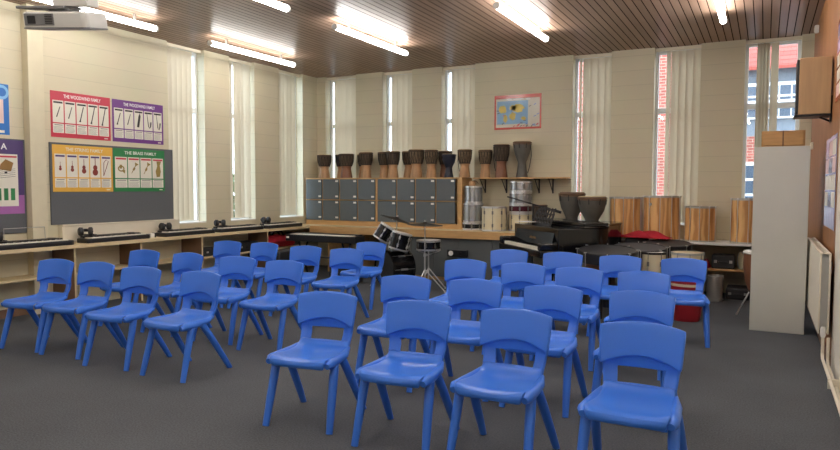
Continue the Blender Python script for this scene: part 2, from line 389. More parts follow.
def blind(horiz, a, b, slats, label, chain=None):
    """vertical blind: headrail and fabric slats; slats = list of (position, turn in degrees from flat)"""
    c = ((a+b)/2, YB+0.075, HC-0.02) if horiz == 'X' else (XL-0.075, (a+b)/2, HC-0.02)
    t = thing('vertical_blind', label, 'blind', c, 0 if horiz == 'X' else -PI/2, 'vertical blinds in the tall windows')
    L = b-a; sg = 1
    MB().box(-L/2+0.004, L/2-0.004, -0.022, 0.022, -0.035, 0.015).build('headrail', M['offwhite'], t, 0.003)
    for p, ang in slats:
        u = p-(a+b)/2
        if horiz == 'Y': u = -u
        mx = T((u, 0, 0)) @ RZ(math.radians(ang))
        s = MB(); W = 0.0635; vs = []
        for k in range(5):
            q = -W + 2*W*k/4; d = 0.006*(1-(q/W)**2)
            vs += [(q, d, -0.045), (q, d, -(HC-0.02)+SILL+0.045)]
        for k in range(5):
            q = -W + 2*W*k/4; d = 0.006*(1-(q/W)**2)+0.0015
            vs += [(q, d, -0.045), (q, d, -(HC-0.02)+SILL+0.045)]
        fs = [(2*k, 2*k+2, 2*k+3, 2*k+1) for k in range(4)] + [(10+2*k+1, 10+2*k+3, 10+2*k+2, 10+2*k) for k in range(4)] + [(0, 1, 11, 10), (9, 8, 18, 19)]
        s.add(vs, fs, mx).build('slat', M['slat'], t)
    return t
def closed(a, b, n, ang=12): return [(a + (b-a)*(k+0.5)/n, ang) for k in range(n)]
blind('Y', *LWIN[0], closed(7.12, 7.62, 5, -14), 'cream vertical blind beside the noticeboard with the instrument posters')
blind('Y', *LWIN[1], [(8.445, -14), (8.63, -20), (8.70, -60), (8.87, -62)], 'cream vertical blind half open, middle window above the keyboard bench')
blind('Y', *LWIN[2], [(9.70, -14), (9.80, -14), (9.92, -18), (10.02, -14), (10.12, -14)], 'cream vertical blind above the keyboard bench, next to the room corner')
bl = ['cream vertical blind behind the first hand drums at the corner end of the lockers', 'cream vertical blind behind the middle of the row of hand drums',
      'cream vertical blind behind the hand drum standing alone at the locker end', 'cream vertical blind between the wall map and the plywood drums']
for (a, b), lb in zip(BWIN[:4], bl):
    e = 0.13 + 0.02*random.random()
    blind('X', a, b, [(a+0.115, -62)] + closed(a+e+0.03, b-0.005, 4, 10), lb)
blind('X', *BWIN[4], [(-1.36, -55)] + closed(-1.31, -0.90, 4, 10), 'cream vertical blind behind the two largest plywood drums, brick showing past it')
blind('X', *BWIN[5], [(-0.13, 66), (-0.09, 62), (-0.05, 66), (-0.01, 70), (0.07, -40)], 'cream vertical blind gathered to the middle of the window above the grey cupboard')

# ------------------------------------------------------------------ ceiling lights
def tube_light(x, yc, label, glow='tube'):
    t = thing('tube_light', label, 'ceiling light', (x, yc, HC), 0, 'long tube lights under the board ceiling')
    MB().lathe([(0.036, -0.93), (0.036, 0.93)], 16, T((0, 0, -0.118)) @ RX(PI/2)).build('tube', M[glow], t)
    for s in (-1, 1):
        MB().lathe([(0.038, 0), (0.040, 0.02), (0.036, 0.035)], 16, T((0, s*0.93, -0.118)) @ RX(-s*PI/2)).build('end_cap', M['white'], t)
        MB().box(-0.012, 0.012, s*0.62-0.015, s*0.62+0.015, -0.085, 0).build('hanger', M['steel'], t)
    return t
CN = ['above the keyboard bench', 'above the aisle between the chair blocks', 'above the piano side of the chairs', 'along the wood-boarded wall']
RN = {8.03: 'row next to the tall blinds', 5.20: 'second row from the blinds', 2.35: 'third row from the blinds', -0.5: 'last row from the blinds'}
for i, x in enumerate((-7.03, -4.90, -2.72, -0.51)):
    for yc, rn in RN.items():
        tube_light(x, yc, 'lit tube light %s, %s' % (CN[i], rn), 'tube_dimmed' if i == 0 else 'tube')

# ------------------------------------------------------------------ chairs
def grid_mesh(nu, nv, fn, skip=None):
    mb = MB(); vs = [fn(i/(nu-1)*2-1, j/(nv-1), i, j) for j in range(nv) for i in range(nu)]
    fs = [(j*nu+i, j*nu+i+1, (j+1)*nu+i+1, (j+1)*nu+i) for j in range(nv-1) for i in range(nu-1) if not (skip and skip(i, j))]
    return mb.add(vs, fs)

def make_chair():
    t = thing('chair', '', 'chair', (0, 0, 0), 0, 'blue chairs set out in rows')
    prof = [(-0.240, 0.400), (-0.250, 0.425), (-0.242, 0.449), (-0.210, 0.459), (-0.15, 0.456), (-0.06, 0.447), (0.03, 0.443), (0.10, 0.449), (0.145, 0.468), (0.165, 0.500)]
    hw = [0.188, 0.196, 0.202, 0.206, 0.208, 0.205, 0.200, 0.196, 0.190, 0.184]
    def fs(u, v, i, j):
        yy, z = prof[j]; k = max(0, (4-j)/4.0)
        return (u*hw[j], yy + 0.028*abs(u)**3*k, z + 0.012*abs(u)**2.5*(1 if j > 1 else 0) - (0.01*abs(u)**4 if j < 3 else 0))
    o = grid_mesh(9, 10, fs).build('seat', M['chair'], t)
    m1 = o.modifiers.new('s', 'SOLIDIFY'); m1.thickness = 0.014; m1.offset = -1
    m2 = o.modifiers.new('b', 'SUBSURF'); m2.levels = 1; m2.render_levels = 1
    applied(o)
    # the thick side rails under the seat edges belong to the seat moulding
    for s in (-1, 1):
        MB().tube([(s*0.190, 0.150, 0.462), (s*0.205, 0.06, 0.438), (s*0.211, -0.08, 0.434), (s*0.212, -0.175, 0.434), (s*0.208, -0.214, 0.424)], [0.012, 0.026, 0.031, 0.033, 0.020], 10).build('seat_rail', M['chair'], t)
    # backrest: thick curved panel with an arched lower lip, thinner web with an opening behind it
    def yb(z): return 0.150 + (z-0.46)*0.205 + max(0, z-0.7)*0.08
    def crv(x): return 0.036*(1-min(1, abs(x)/0.225)**2)
    def panel(u, v, i, j):
        bot = 0.590 + 0.052*(1-u*u); top = 0.800 + 0.024*(1-u*u)
        z = bot + (top-bot)*v; wv = 0.213 + 0.013*v
        if j == 0 or j == 6: wv -= 0.004
        x = u*wv
        return (x, yb(z) + crv(x) - 0.010, z)
    o = grid_mesh(11, 7, panel).build('backrest', M['chair'], t)
    m1 = o.modifiers.new('s', 'SOLIDIFY'); m1.thickness = 0.026; m1.offset = 0
    m2 = o.modifiers.new('b', 'BEVEL'); m2.width = 0.008; m2.segments = 2; m2.limit_method = 'ANGLE'; m2.angle_limit = math.radians(50)
    m3 = o.modifiers.new('c', 'SUBSURF'); m3.levels = 1; m3.render_levels = 1
    applied(o)
    xs = [-1, -0.88, -0.74, -0.63, -0.3, 0, 0.3, 0.63, 0.74, 0.88, 1]
    zs = [0.440, 0.465, 0.482, 0.494, 0.535, 0.576, 0.588, 0.615, 0.655, 0.69]
    def web(u, v, i, j):
        z = zs[j]; wv = 0.182 + (z-0.44)*0.12
        x = xs[i]*wv
        zz = z
        edge = 0.012 if abs(xs[i]) == 1 else 0
        lip = 0.020*max(0, 1-(z-0.576)/0.075) if z >= 0.57 else (0.020 if z > 0.5 else 0.006)
        return (x, yb(z) + crv(x) + 0.004 + lip - edge, zz)
    o = grid_mesh(11, 10, web, lambda i, j: 3 <= i <= 6 and 3 <= j <= 4).build('back_frame', M['chair'], t)
    m1 = o.modifiers.new('s', 'SOLIDIFY'); m1.thickness = 0.020; m1.offset = 0
    m3 = o.modifiers.new('b', 'BEVEL'); m3.width = 0.006; m3.segments = 2; m3.limit_method = 'ANGLE'; m3.angle_limit = math.radians(50)
    applied(o)
    for s in (-1, 1):
        MB().tube([(s*0.207, -0.095, 0.456), (s*0.209, -0.100, 0.440), (s*0.213, -0.122, 0.36), (s*0.222, -0.182, 0.15), (s*0.229, -0.224, 0.0)], [0.020, 0.028, 0.029, 0.026, 0.0215], 12).build('leg', M['chair'], t)
        MB().tube([(s*0.205, -0.02, 0.440), (s*0.208, 0.02, 0.41), (s*0.215, 0.10, 0.30), (s*0.228, 0.225, 0.11), (s*0.236, 0.295, 0.0)], [0.024, 0.028, 0.028, 0.025, 0.0215], 12).build('leg', M['chair'], t)
    return t

BB = 'block beside the keyboard bench'; PB = 'block before the piano'
col_b = ['fourth from the aisle, by the bench,', 'third from the aisle,', 'second from the aisle,', 'at the aisle end,']
col_p = ['at the aisle end,', 'second from the aisle,', 'third from the aisle,', 'fourth from the aisle, by the cupboard,']
CH = []
rows_b = [('front row', [(-6.27, 4.20, 6), (-5.70, 4.23, 3.4), (-5.01, 4.17, 5), (-4.28, 4.18, -2)]),
          ('second row', [(-6.32, 5.31, 1.4), (-5.62, 5.30, -4), (-4.89, 5.28, 4), (-4.21, 5.21, 1.7)]),
          ('third row', [(-6.42, 6.75, 3), (-5.81, 6.78, -2), (-5.05, 6.66, 2.8), (-4.40, 6.60, 2.5)])]
rows_p = [('front row', [(-2.68, 3.78, 7), (-1.95, 3.75, 2), (-1.30, 3.76, -6), (-0.57, 3.71, -3.7)]),
          ('second row', [(-2.61, 4.79, 1.4), (-2.02, 4.86, 1.4), (-1.38, 4.82, -5), (-0.75, 4.85, -5.9)]),
          ('third row', [(-2.68, 6.18, 0.8), (-2.05, 6.13, -1.7), (-1.49, 6.05, -7), (-0.92, 6.04, -11)]),
          ('back row', [(-2.66, 7.42, 6), (-2.01, 7.39, 3), (-1.37, 7.36, -3), (-0.73, 7.38, 4)])]
for rn, lst in rows_b:
    for k, (x, y, a) in enumerate(lst): CH.append((x, y, a, 'blue chair %s %s, %s' % (col_b[k], rn, BB)))
CH.append((-4.65, 7.56, 0.3, 'blue plastic chair on its own behind the third row, in front of the drum kit'))
for rn, lst in rows_p:
    for k, (x, y, a) in enumerate(lst): CH.append((x, y, a, 'blue chair %s %s, %s' % (col_p[k], rn, PB)))
proto = make_chair()
for i, (x, y, a, lb) in enumerate(CH):
    r = math.radians(a*0.8 + 3.0 if a > 0 else a*0.3 + 1.0)
    # (x, y) is the middle of the top edge of the backrest corners
    off = 0.222
    px, py = x + math.sin(r)*off, y - math.cos(r)*off
    if i == 0:
        proto.location = (px, py, 0); proto.rotation_euler = (0, 0, r); proto['label'] = lb
    else: dup(proto, (px, py, 0), r, lb)

# ------------------------------------------------------------------ bench along the side wall
BX = -7.45; BZ = 0.84
WX = XL+0.002
t = thing('keyboard_bench', 'long pale laminate bench running under the tall side windows, keyboards standing on it', 'bench', (0, 0, 0))
MB().box(WX, BX, 3.0, 4.917, BZ-0.03, BZ).box(XL+0.123, BX, 4.917, 5.113, BZ-0.03, BZ).box(WX, BX, 5.113, 9.93, BZ-0.03, BZ).build('bench_top', M['benchtop'], t)
MB().box(BX, BX+0.012, 3.0, 9.93, BZ-0.042, BZ).build('edge_strip', M['benchtop'], t)
for yy in (4.05, 5.245, 6.22, 7.32, 8.80):
    MB().box(WX, BX-0.03, yy-0.012, yy+0.012, 0, BZ-0.03).build('upright', M['brown'], t)
    MB().box(BX-0.03, BX-0.024, yy-0.012, yy+0.012, 0, BZ-0.03).build('upright_edge', M['benchtop'], KIDS(t)[-1])
for a, b in ((3.0, 4.038), (4.062, 4.915), (5.257, 6.208), (6.232, 7.308), (7.332, 8.788), (8.812, 9.93)):
    MB().box(WX, -7.55, a, b, 0.455, 0.48).build('lower_shelf', M['benchtop'], t, 0.003)
o = MB().box(WX, XL+0.09, 5.32, 7.20, BZ, 1.045).box(WX, XL+0.10, 5.32, 7.20, 1.045, 1.065).build('heater_casing', M['radiator'], None, 0.005)
tag(o, 'long cream heater casing on the bench under the noticeboard', 'heater')
# plug adapter
t = thing('plug_adapter', 'small white and black plug adapter on the bench between two keyboards', 'plug', (-7.60, 6.51, BZ))
MB().box(-0.03, 0.03, -0.045, 0.02, 0.0, 0.06).build('white_block', M['white'], t, 0.006)
MB().box(-0.034, 0.034, 0.021, 0.045, 0.0, 0.065).build('black_block', M['black'], t, 0.006)
MB().tube([(-0.03, 0, 0.02), (-0.1, 0.02, 0.008), (-0.17, -0.06, 0.008), (-0.2, -0.12, 0.008)], 0.006, 6).build('cable', M['black'], t)

def make_keyboard():
    t = thing('keyboard', '', 'keyboard', (0, 0, 0), 0, 'electric keyboards on the bench')
    L = 0.50
    out = [(-L, -0.13), (-L+0.02, -0.145), (L-0.05, -0.145), (L-0.01, -0.12), (L, -0.06), (L-0.02, 0.06), (L-0.08, 0.14), (-L+0.08, 0.14), (-L+0.01, 0.08)]
    MB().prism(out, 0.0, 0.055).build('body', M['black'], t, 0.008)
    MB().prism([(-L+0.05, 0.02), (L-0.06, 0.02), (L-0.09, 0.125), (-L+0.09, 0.125)], 0.055, 0.082).build('control_panel', M['black'], t, 0.006)
    MB().box(-L+0.03, L-0.06, -0.143, -0.120, 0.045, 0.057).build('front_lip', M['black'], t, 0.006)
    k = MB(); n = 36; x0, x1 = -0.43, 0.42; w_ = (x1-x0)/n
    for i in range(n): k.box(x0+i*w_+0.0008, x0+(i+1)*w_-0.0008, -0.118, 0.012, 0.05, 0.069)
    k.build('white_keys', M['key_white'], t)
    k = MB()
    for i in range(n-1):
        if i % 7 in (2, 6): continue
        k.box(x0+(i+1)*w_-0.006, x0+(i+1)*w_+0.006, -0.068, 0.012, 0.069, 0.079)
    k.build('black_keys', M['black_gloss'], t)
    d = MB()
    for s in (-1, 1): d.lathe([(0.05, 0), (0.048, 0.004)], 18, T((s*0.33, 0.075, 0.082)))
    d.build('speaker_grille', M['black_cloth'], t)
    return t
kb = None
kl = ['black keyboard at the bench end under the purple poster, passing the wall pier', 'black keyboard in front of the cream heater casing', 'black keyboard below the half closed blind beside the noticeboard',
      'black keyboard below the middle side window', 'black keyboard at the bench end next to the room corner']
for i, (yc, a) in enumerate(((4.75, -1), (5.92, 2), (7.14, 1), (8.24, -1), (9.32, 1.5))):
    r = PI/2 + math.radians(a)
    loc = (-7.628 if i != 0 else -7.605, yc, BZ)
    if kb is None: kb = make_keyboard(); kb.location = loc; kb.rotation_euler = (0, 0, r); kb['label'] = kl[i]
    else: dup(kb, loc, r, kl[i])
w_ = MB().tube([(-7.745, 4.56, BZ+0.083), (-7.755, 4.56, BZ+0.22), (-7.755, 5.05, BZ+0.22), (-7.745, 5.05, BZ+0.083)], 0.004, 6).build('music_rest', M['steel'])
tag(w_, 'thin wire music rest standing on the keyboard by the wall pier', 'music rest')

def make_headphones():
    t = thing('headphones', '', 'headphones', (0, 0, 0), 0, 'black headphones lying on the keyboards')
    pts = [(0.075*math.cos(a), 0.10*math.sin(a), 0.05+0.015*math.sin(a)) for a in [PI*k/12 for k in range(13)]]
    MB().tube(pts, 0.020, 8, flat=0.7).build('headband', M['black'], t)
    for s in (-1, 1):
        MB().lathe([(0.036, -0.028), (0.052, -0.018), (0.054, 0.016), (0.04, 0.03)], 18, T((s*0.056, s*0.01, 0.054)) @ RY(s*PI/2) @ RX(0.12)).build('ear_cup', M['black_cloth'], t)
    MB().tube([(0.09, 0, 0.01), (0.13, 0.05, 0.006), (0.10, 0.10, 0.006), (0.0, 0.11, 0.006), (-0.06, 0.07, 0.006)], 0.006, 6).build('cable', M['black'], t)
    return t
hp = None
hl = ['black headphones on the keyboard beside the wall pier', 'black headphones on the keyboard in front of the heater casing', 'black headphones on the keyboard below the blind beside the noticeboard',
      'black headphones on the keyboard below the middle side window', 'black headphones on the keyboard next to the room corner']
for i, (yc, a) in enumerate(((4.40, 70), (5.53, 60), (6.80, 75), (7.88, 60), (8.98, 80))):
    loc = (-7.66, yc, BZ+0.085)
    if hp is None: hp = make_headphones(); hp.location = loc; hp.rotation_euler = (0, 0, math.radians(a)); hp['label'] = hl[i]
    else: dup(hp, loc, math.radians(a), hl[i])

# red bag and cases on the low shelf
t = thing('red_bag', 'red fabric bag with black handles on the low shelf under the bench', 'bag', (-7.70, 9.28, 0.48))
vs = MB(); prof = [(-0.42, 0.10, 0.14), (-0.36, 0.13, 0.20), (-0.15, 0.14, 0.235), (0.1, 0.14, 0.225), (0.33, 0.13, 0.20), (0.42, 0.10, 0.13)]
P_, F_ = [], []
for yy, hw_, hh in prof:
    for k in range(12):
        a = 2*PI*k/12; P_.append((hw_*math.cos(a)*(0.9+0.1*math.cos(4*a)), yy, hh/2 + hh/2*math.sin(a)))
for i in range(5):
    for k in range(12): F_.append((i*12+k, i*12+(k+1) % 12, (i+1)*12+(k+1) % 12, (i+1)*12+k))
F_ += [tuple(range(12)), tuple(60+k for k in range(11, -1, -1))]
vs.add(P_, F_).build('bag_body', M['red_cloth'], t)
for s in (-1, 1): MB().tube([(s*0.04, -0.16, 0.22), (s*0.05, -0.1, 0.28), (s*0.05, 0.1, 0.28), (s*0.04, 0.16, 0.21)], 0.012, 8).build('handle', M['black_cloth'], t)
def case(loc, dx, dy, dz, label, m='black_cloth', rz=0):
    t = thing('instrument_case', label, 'case', loc, rz)
    MB().box(-dx/2, dx/2, -dy/2, dy/2, 0, dz).build('case_body', M[m], t, min(dz, 0.05)*0.4)
    MB().tube([(dx/2, -0.06, dz*0.5), (dx/2+0.025, -0.05, dz*0.5), (dx/2+0.025, 0.05, dz*0.5), (dx/2, 0.06, dz*0.5)], 0.007, 6).build('handle', M['dark_metal'], t)
    for s in (-1, 1): MB().box(dx/2, dx/2+0.008, s*dy*0.33-0.02, s*dy*0.33+0.02, dz*0.42, dz*0.62).build('latch', M['steel'], t)
    return t
case((-7.73, 7.75, 0.48), 0.26, 0.62, 0.12, 'black flat instrument case on the low shelf, bay after the noticeboard')
case((-7.72, 8.45, 0.48), 0.26, 0.5, 0.16, 'black deep instrument case on the low shelf, between the flat case and the red bag')
case((-7.74, 9.83, 0.48), 0.2, 0.19, 0.24, 'small black upright case on the low shelf, past the red bag')

# ------------------------------------------------------------------ notice boards and posters on the side wall
def wall_box(mb, x0, x1, y0, y1, z0, z1, fr): return mb.box(x0, x1, y0, y1, z0, z1, fr)
o = MB().box(WX, XL+0.018, 5.225, 7.155, 1.068, 2.10).build('noticeboard', M['noticeboard'], None, 0.003)
tag(o, 'large dark grey noticeboard carrying the yellow and the green poster', 'noticeboard')
o = MB().box(WX, XL+0.018, 2.9, 4.915, BZ+0.15, 2.105).build('noticeboard', M['noticeboard'], None, 0.003)
tag(o, 'dark grey noticeboard behind the purple poster, on the near side of the wall pier', 'noticeboard')

def instrument(kind, m, mx, parent):
    b = MB()
    if kind == 'stick':
        b.prism([(-0.006, -0.075), (0.006, -0.075), (0.004, 0.08), (-0.004, 0.08)], 0, 0.001, mx @ RZ(-0.28))
    elif kind == 'oboe':
        b.prism([(-0.012, -0.095), (0.012, -0.095), (0.006, -0.07), (0.005, 0.09), (-0.005, 0.09), (-0.006, -0.07)], 0, 0.001, mx @ RZ(-0.25))
    elif kind == 'bassoon':
        b.prism([(-0.018, -0.085), (0.014, -0.085), (0.02, 0.06), (0.004, 0.1), (-0.010, 0.06)], 0, 0.001, mx @ RZ(-0.12))
    elif kind == 'sax':
        pts = [(-0.04, 0.085, 0.0005), (-0.02, 0.09, 0.0005), (-0.012, 0.03, 0.0005), (0.0, -0.06, 0.0005), (0.018, -0.075, 0.0005), (0.032, -0.05, 0.0005), (0.036, -0.005, 0.0005)]
        b.tube(pts, [0.003, 0.004, 0.006, 0.009, 0.011, 0.012, 0.015], 6, mx, 0.4)
    elif kind == 'fiddle':
        def cir(cx, cy, rx, ry): return [(cx+rx*math.cos(2*PI*k/14), cy+ry*math.sin(2*PI*k/14)) for k in range(14)]
        b.prism(cir(0, -0.045, 0.030, 0.032), 0, 0.001, mx); b.prism(cir(0, 0.0, 0.023, 0.026), 0, 0.0009, mx)
        b.box(-0.012, 0.012, -0.03, 0.0, 0, 0.0008, mx); b.box(-0.004, 0.004, 0.02, 0.10, 0, 0.0008, mx)
    elif kind == 'harp':
        b.tube([(-0.035, -0.08, 0.0005), (0.03, 0.07, 0.0005), (0.0, 0.085, 0.0005), (-0.03, 0.055, 0.0005), (-0.035, -0.08, 0.0005)], 0.006, 6, mx, 0.4)
    elif kind == 'horn':
        b.ring(0.038, 0.009, 0.001, 18, 6, mx @ Matrix.Diagonal((1, 1, 0.1, 1)))
        b.prism([(0.0, -0.03), (0.05, -0.075), (0.055, -0.02)], 0, 0.001, mx); b.box(-0.02, 0.01, 0.0, 0.06, 0, 0.001, mx)
    elif kind == 'tuba':
        b.prism([(-0.02, -0.09), (0.03, -0.085), (0.045, -0.02), (0.03, 0.05), (0.052, 0.1), (-0.02, 0.1), (-0.01, 0.04), (-0.035, -0.02)], 0, 0.001, mx)
    elif kind == 'trumpet':
        b.prism([(-0.004, -0.07), (0.004, -0.07), (0.006, 0.05), (0.03, 0.09), (-0.03, 0.09), (-0.006, 0.05)], 0, 0.001, mx @ RZ(-0.5)); b.box(-0.012, 0.016, -0.02, 0.02, 0, 0.001, mx @ RZ(-0.5))
    return b.build('instrument_drawing', m, parent)

def family_poster(y0, z0, W, H, title, border, head_ink, kinds, inks, label, panels, base):
    t = thing('poster', label, 'poster', (base, y0, z0), 0, 'instrument family posters')
    MB().box(0, W, 0, H, 0.0, 0.002, LW).build('sheet', border, t)
    lettering(title, 0.062, head_ink, t, LW @ T((W*0.52, H-0.058, 0.0025)), width=W*0.62)
    n = panels; gap = 0.016; x0 = 0.028; pw = (W-2*x0-gap*(n-1))/n
    for i in range(n):
        a = x0+i*(pw+gap)
        p = MB().box(a, a+pw, 0.185, H-0.115, 0.002, 0.003, LW).build('picture_panel', M['card'], t)
        MB().box(a+0.012, a+pw-0.012, H-0.152, H-0.130, 0.003, 0.0035, LW).build('name_strip', M['p_ink'] if inks is None else inks[0], p)
        k = kinds[i % len(kinds)]; sc = 0.85 + 0.1*i
        ink = M['p_ink'] if inks is None else inks[1]
        sx = (0.62, 0.78, 1.05, 1.35)[min(i, 3)] if k == 'fiddle' else 1.15
        instrument(k, ink, LW @ T((a+pw/2, 0.315, 0.0032)) @ Matrix.Diagonal((sx, sx if k == 'fiddle' else sc*1.05, 1, 1)), p)
        q = MB().box(a, a+pw, 0.055, 0.170, 0.002, 0.003, LW).build('text_panel', M['card'], t)
        s = MB(); s.box(a+0.02, a+pw-0.02, 0.148, 0.160, 0.003, 0.0034, LW)
        for r in range(5): s.box(a+0.01, a+pw-0.012-0.02*random.random(), 0.068+r*0.015, 0.073+r*0.015, 0.003, 0.0034, LW)
        s.build('printed_lines', M['p_line'], q)
    MB().box(W-0.1, W-0.045, 0.018, 0.032, 0.002, 0.003, LW).build('corner_mark', M['card'], t)
    return t
e = 0.003
family_poster(5.26, 2.167, 0.85, 0.575, 'THE WOODWIND FAMILY', M['p_red'], M['paper'], ['stick', 'stick', 'oboe', 'oboe', 'oboe'], None, 'red bordered woodwind family poster with five instrument columns on the cream wall', 5, XL+e)
family_poster(6.14, 2.165, 0.86, 0.575, 'THE WOODWIND FAMILY', M['p_purple'], M['paper'], ['oboe', 'stick', 'bassoon', 'sax', 'sax'], None, 'purple bordered woodwind family poster on the cream wall beside the red one', 5, XL+e)
family_poster(5.255, 1.482, 0.86, 0.592, 'THE STRING FAMILY', M['p_yellow'], M['card'], ['fiddle', 'fiddle', 'fiddle', 'fiddle', 'harp'], (M['p_plum'], M['p_violin']), 'yellow bordered string family poster pinned on the grey noticeboard', 5, XL+0.018+e)
family_poster(6.125, 1.482, 0.87, 0.592, 'THE BRASS FAMILY', M['p_green'], M['paper'], ['horn', 'trumpet', 'trumpet', 'tuba'], (M['p_red'], M['p_brass']), 'green bordered brass family poster pinned on the grey noticeboard', 4, XL+0.018+e)
for yy, kk in ((6.26, 'horn'), (6.85, 'trumpet')): pass
# blue poster, partly out of view
t = thing('poster', 'bright blue bordered poster with a pale blue round emblem, near side of the pier', 'poster', (XL+e, 3.95, 2.15))
MB().box(0, 0.80, 0, 0.585, 0, 0.002, LW).build('sheet', M['p_blue'], t)
MB().box(0.05, 0.735, 0.13, 0.44, 0.002, 0.003, LW).build('picture_panel', M['p_pink'], t)
b = MB(); b.lathe([(0.085, 0.002), (0.085, 0.004)], 24, LW @ T((0.715, 0.49, 0))); b.build('round_emblem', M['p_lightblue'], t)
MB().lathe([(0.05, 0.004), (0.05, 0.005)], 24, LW @ T((0.72, 0.49, 0))).build('emblem_centre', M['p_blue'], t)
MB().box(0.55, 0.74, 0.02, 0.05, 0.002, 0.003, LW).build('corner_mark', M['card'], t)
# purple music poster
t = thing('poster', 'purple and mauve poster with a music stave and green keyboard on the grey noticeboard', 'poster', (XL+0.018+e, 4.02, 1.225))
MB().box(0, 0.87, 0.22, 0.865, 0, 0.002, LW).build('upper_sheet', M['p_plum'], t)
MB().box(0, 0.87, 0, 0.22, 0, 0.002, LW).build('lower_sheet', M['p_mauve'], t)
pp = MB().box(0.05, 0.80, 0.09, 0.70, 0.002, 0.003, LW).build('picture_panel', M['card'], t)
lettering('A', 0.10, M['paper'], t, LW @ T((0.645, 0.785, 0.0025)))
s = MB()
for r in range(5): s.prism([(0.08, 0.36+r*0.022), (0.77, 0.44+r*0.022), (0.77, 0.444+r*0.022), (0.08, 0.364+r*0.022)], 0.003, 0.0036, LW)
for k in range(7): s.prism([(0.12+k*0.09 + 0.018*math.cos(a), 0.40+0.014*k+0.012*math.sin(a)) for a in [2*PI*j/10 for j in range(10)]], 0.003, 0.0038, LW)
s.build('music_stave', M['p_ink'], pp)
s = MB()
for k in range(9): s.box(0.07+k*0.08, 0.07+k*0.08+0.05, 0.16, 0.30, 0.003, 0.0036, LW)
s.build('keyboard_drawing', M['p_green'], pp)
MB().box(0.06, 0.79, 0.66, 0.68, 0.003, 0.0036, LW).build('red_line', M['p_red'], pp)
MB().prism([(0.58, 0.52), (0.72, 0.50), (0.75, 0.60), (0.66, 0.64), (0.60, 0.58)], 0.003, 0.0036, LW).build('piano_drawing', M['gold'], pp)

# ------------------------------------------------------------------ wall map on the back wall
t = thing('wall_map', 'red bordered laminated world map of instruments above the hand drum shelf', 'poster', (-4.165, YB-e, 2.54))
W, H = 0.83, 0.58
MB().box(0, W, 0, H, 0, 0.002, BW).build('sheet', M['p_mapred'], t)
mp = MB().box(0.03, W-0.03, 0.035, H-0.06, 0.002, 0.003, BW).build('map_field', M['p_mapcard'], t)
MB().box(0.05, 0.60, 0.09, H-0.10, 0.003, 0.0035, BW).build('sea', M['p_sea'], mp)
rnd = random.Random(3)
def blob(cx, cy, rx, ry): return [(cx+rx*math.cos(2*PI*k/16)*(0.75+0.45*rnd.random()), cy+ry*math.sin(2*PI*k/16)*(0.75+0.45*rnd.random())) for k in range(16)]
s = MB()
for c in ((0.15, 0.34, 0.07, 0.07), (0.20, 0.19, 0.035, 0.07), (0.33, 0.22, 0.055, 0.075), (0.42, 0.35, 0.11, 0.075), (0.33, 0.36, 0.06, 0.05), (0.52, 0.18, 0.045, 0.03)):
    s.prism(blob(*c), 0.0035, 0.0042, BW)
s.build('land', M['p_land'], mp)
for m_, n_ in (('p_ink', 12), ('p_red', 8), ('p_blue', 6)):
    s = MB()
    for k in range(n_):
        x = rnd.choice((rnd.uniform(0.05, 0.6), rnd.uniform(0.63, 0.78))); y = rnd.choice((rnd.uniform(0.05, 0.09), rnd.uniform(0.1, 0.46)))
        s.box(-0.022, 0.022, -0.006, 0.006, 0.0042, 0.0048, BW @ T((x, y, 0)) @ RZ(rnd.uniform(-0.2, 1.0)))
    s.build('instrument_drawing', M[m_], mp)
s = MB()
for c in ((0.27, 0.505, 0.05, 0.018), (0.42, 0.505, 0.09, 0.016), (0.6, 0.50, 0.04, 0.02)): s.prism(blob(*c), 0.003, 0.0036, BW)
s.build('title_lettering', M['paper'], t)

# ------------------------------------------------------------------ back desk
DY = 9.93; DX1 = -3.36
t = thing('back_desk', 'long wood-edged desk below the grey lockers, grey panels beneath', 'desk', (0, 0, 0))
MB().box(XL+0.003, DX1, DY+0.02, YB-0.003, BZ-0.03, BZ).build('desk_top', M['benchtop'], t, 0.003)
MB().box(XL+0.45, DX1, DY, DY+0.02, 0.715, BZ).build('front_edge', M['tan'], t, 0.004)
xs = [-5.80, -5.35, -4.92, -4.47, -3.87, DX1]
for a, b in zip(xs, xs[1:]): MB().box(a+0.003, b-0.003, DY+0.06, DY+0.08, 0.06, BZ-0.03).build('grey_panel', M['grey_panel'], t, 0.002)
MB().box(-5.80, DX1, DY+0.09, DY+0.11, 0, 0.06).build('plinth', M['tan'], t)
for xx in (-7.1, -6.45): MB().box(xx-0.012, xx+0.012, DY+0.1, YB-0.02, 0, BZ-0.03).build('upright', M['tan'], t)
t = thing('wall_box', 'small black box with a round white dial fixed on the grey desk panel', 'control box', (-4.45, DY+0.06, 0.47))
MB().box(-0.19, 0.16, -0.07, 0, -0.055, 0.055).build('box_body', M['black'], t, 0.006)
MB().lathe([(0.042, 0), (0.040, 0.012)], 20, T((-0.12, -0.07, 0)) @ RX(PI/2)).build('dial', M['white'], t)
MB().lathe([(0.03, 0), (0.028, 0.012)], 20, T((0.05, -0.07, 0)) @ RX(PI/2)).build('knob', M['dark_metal'], t)

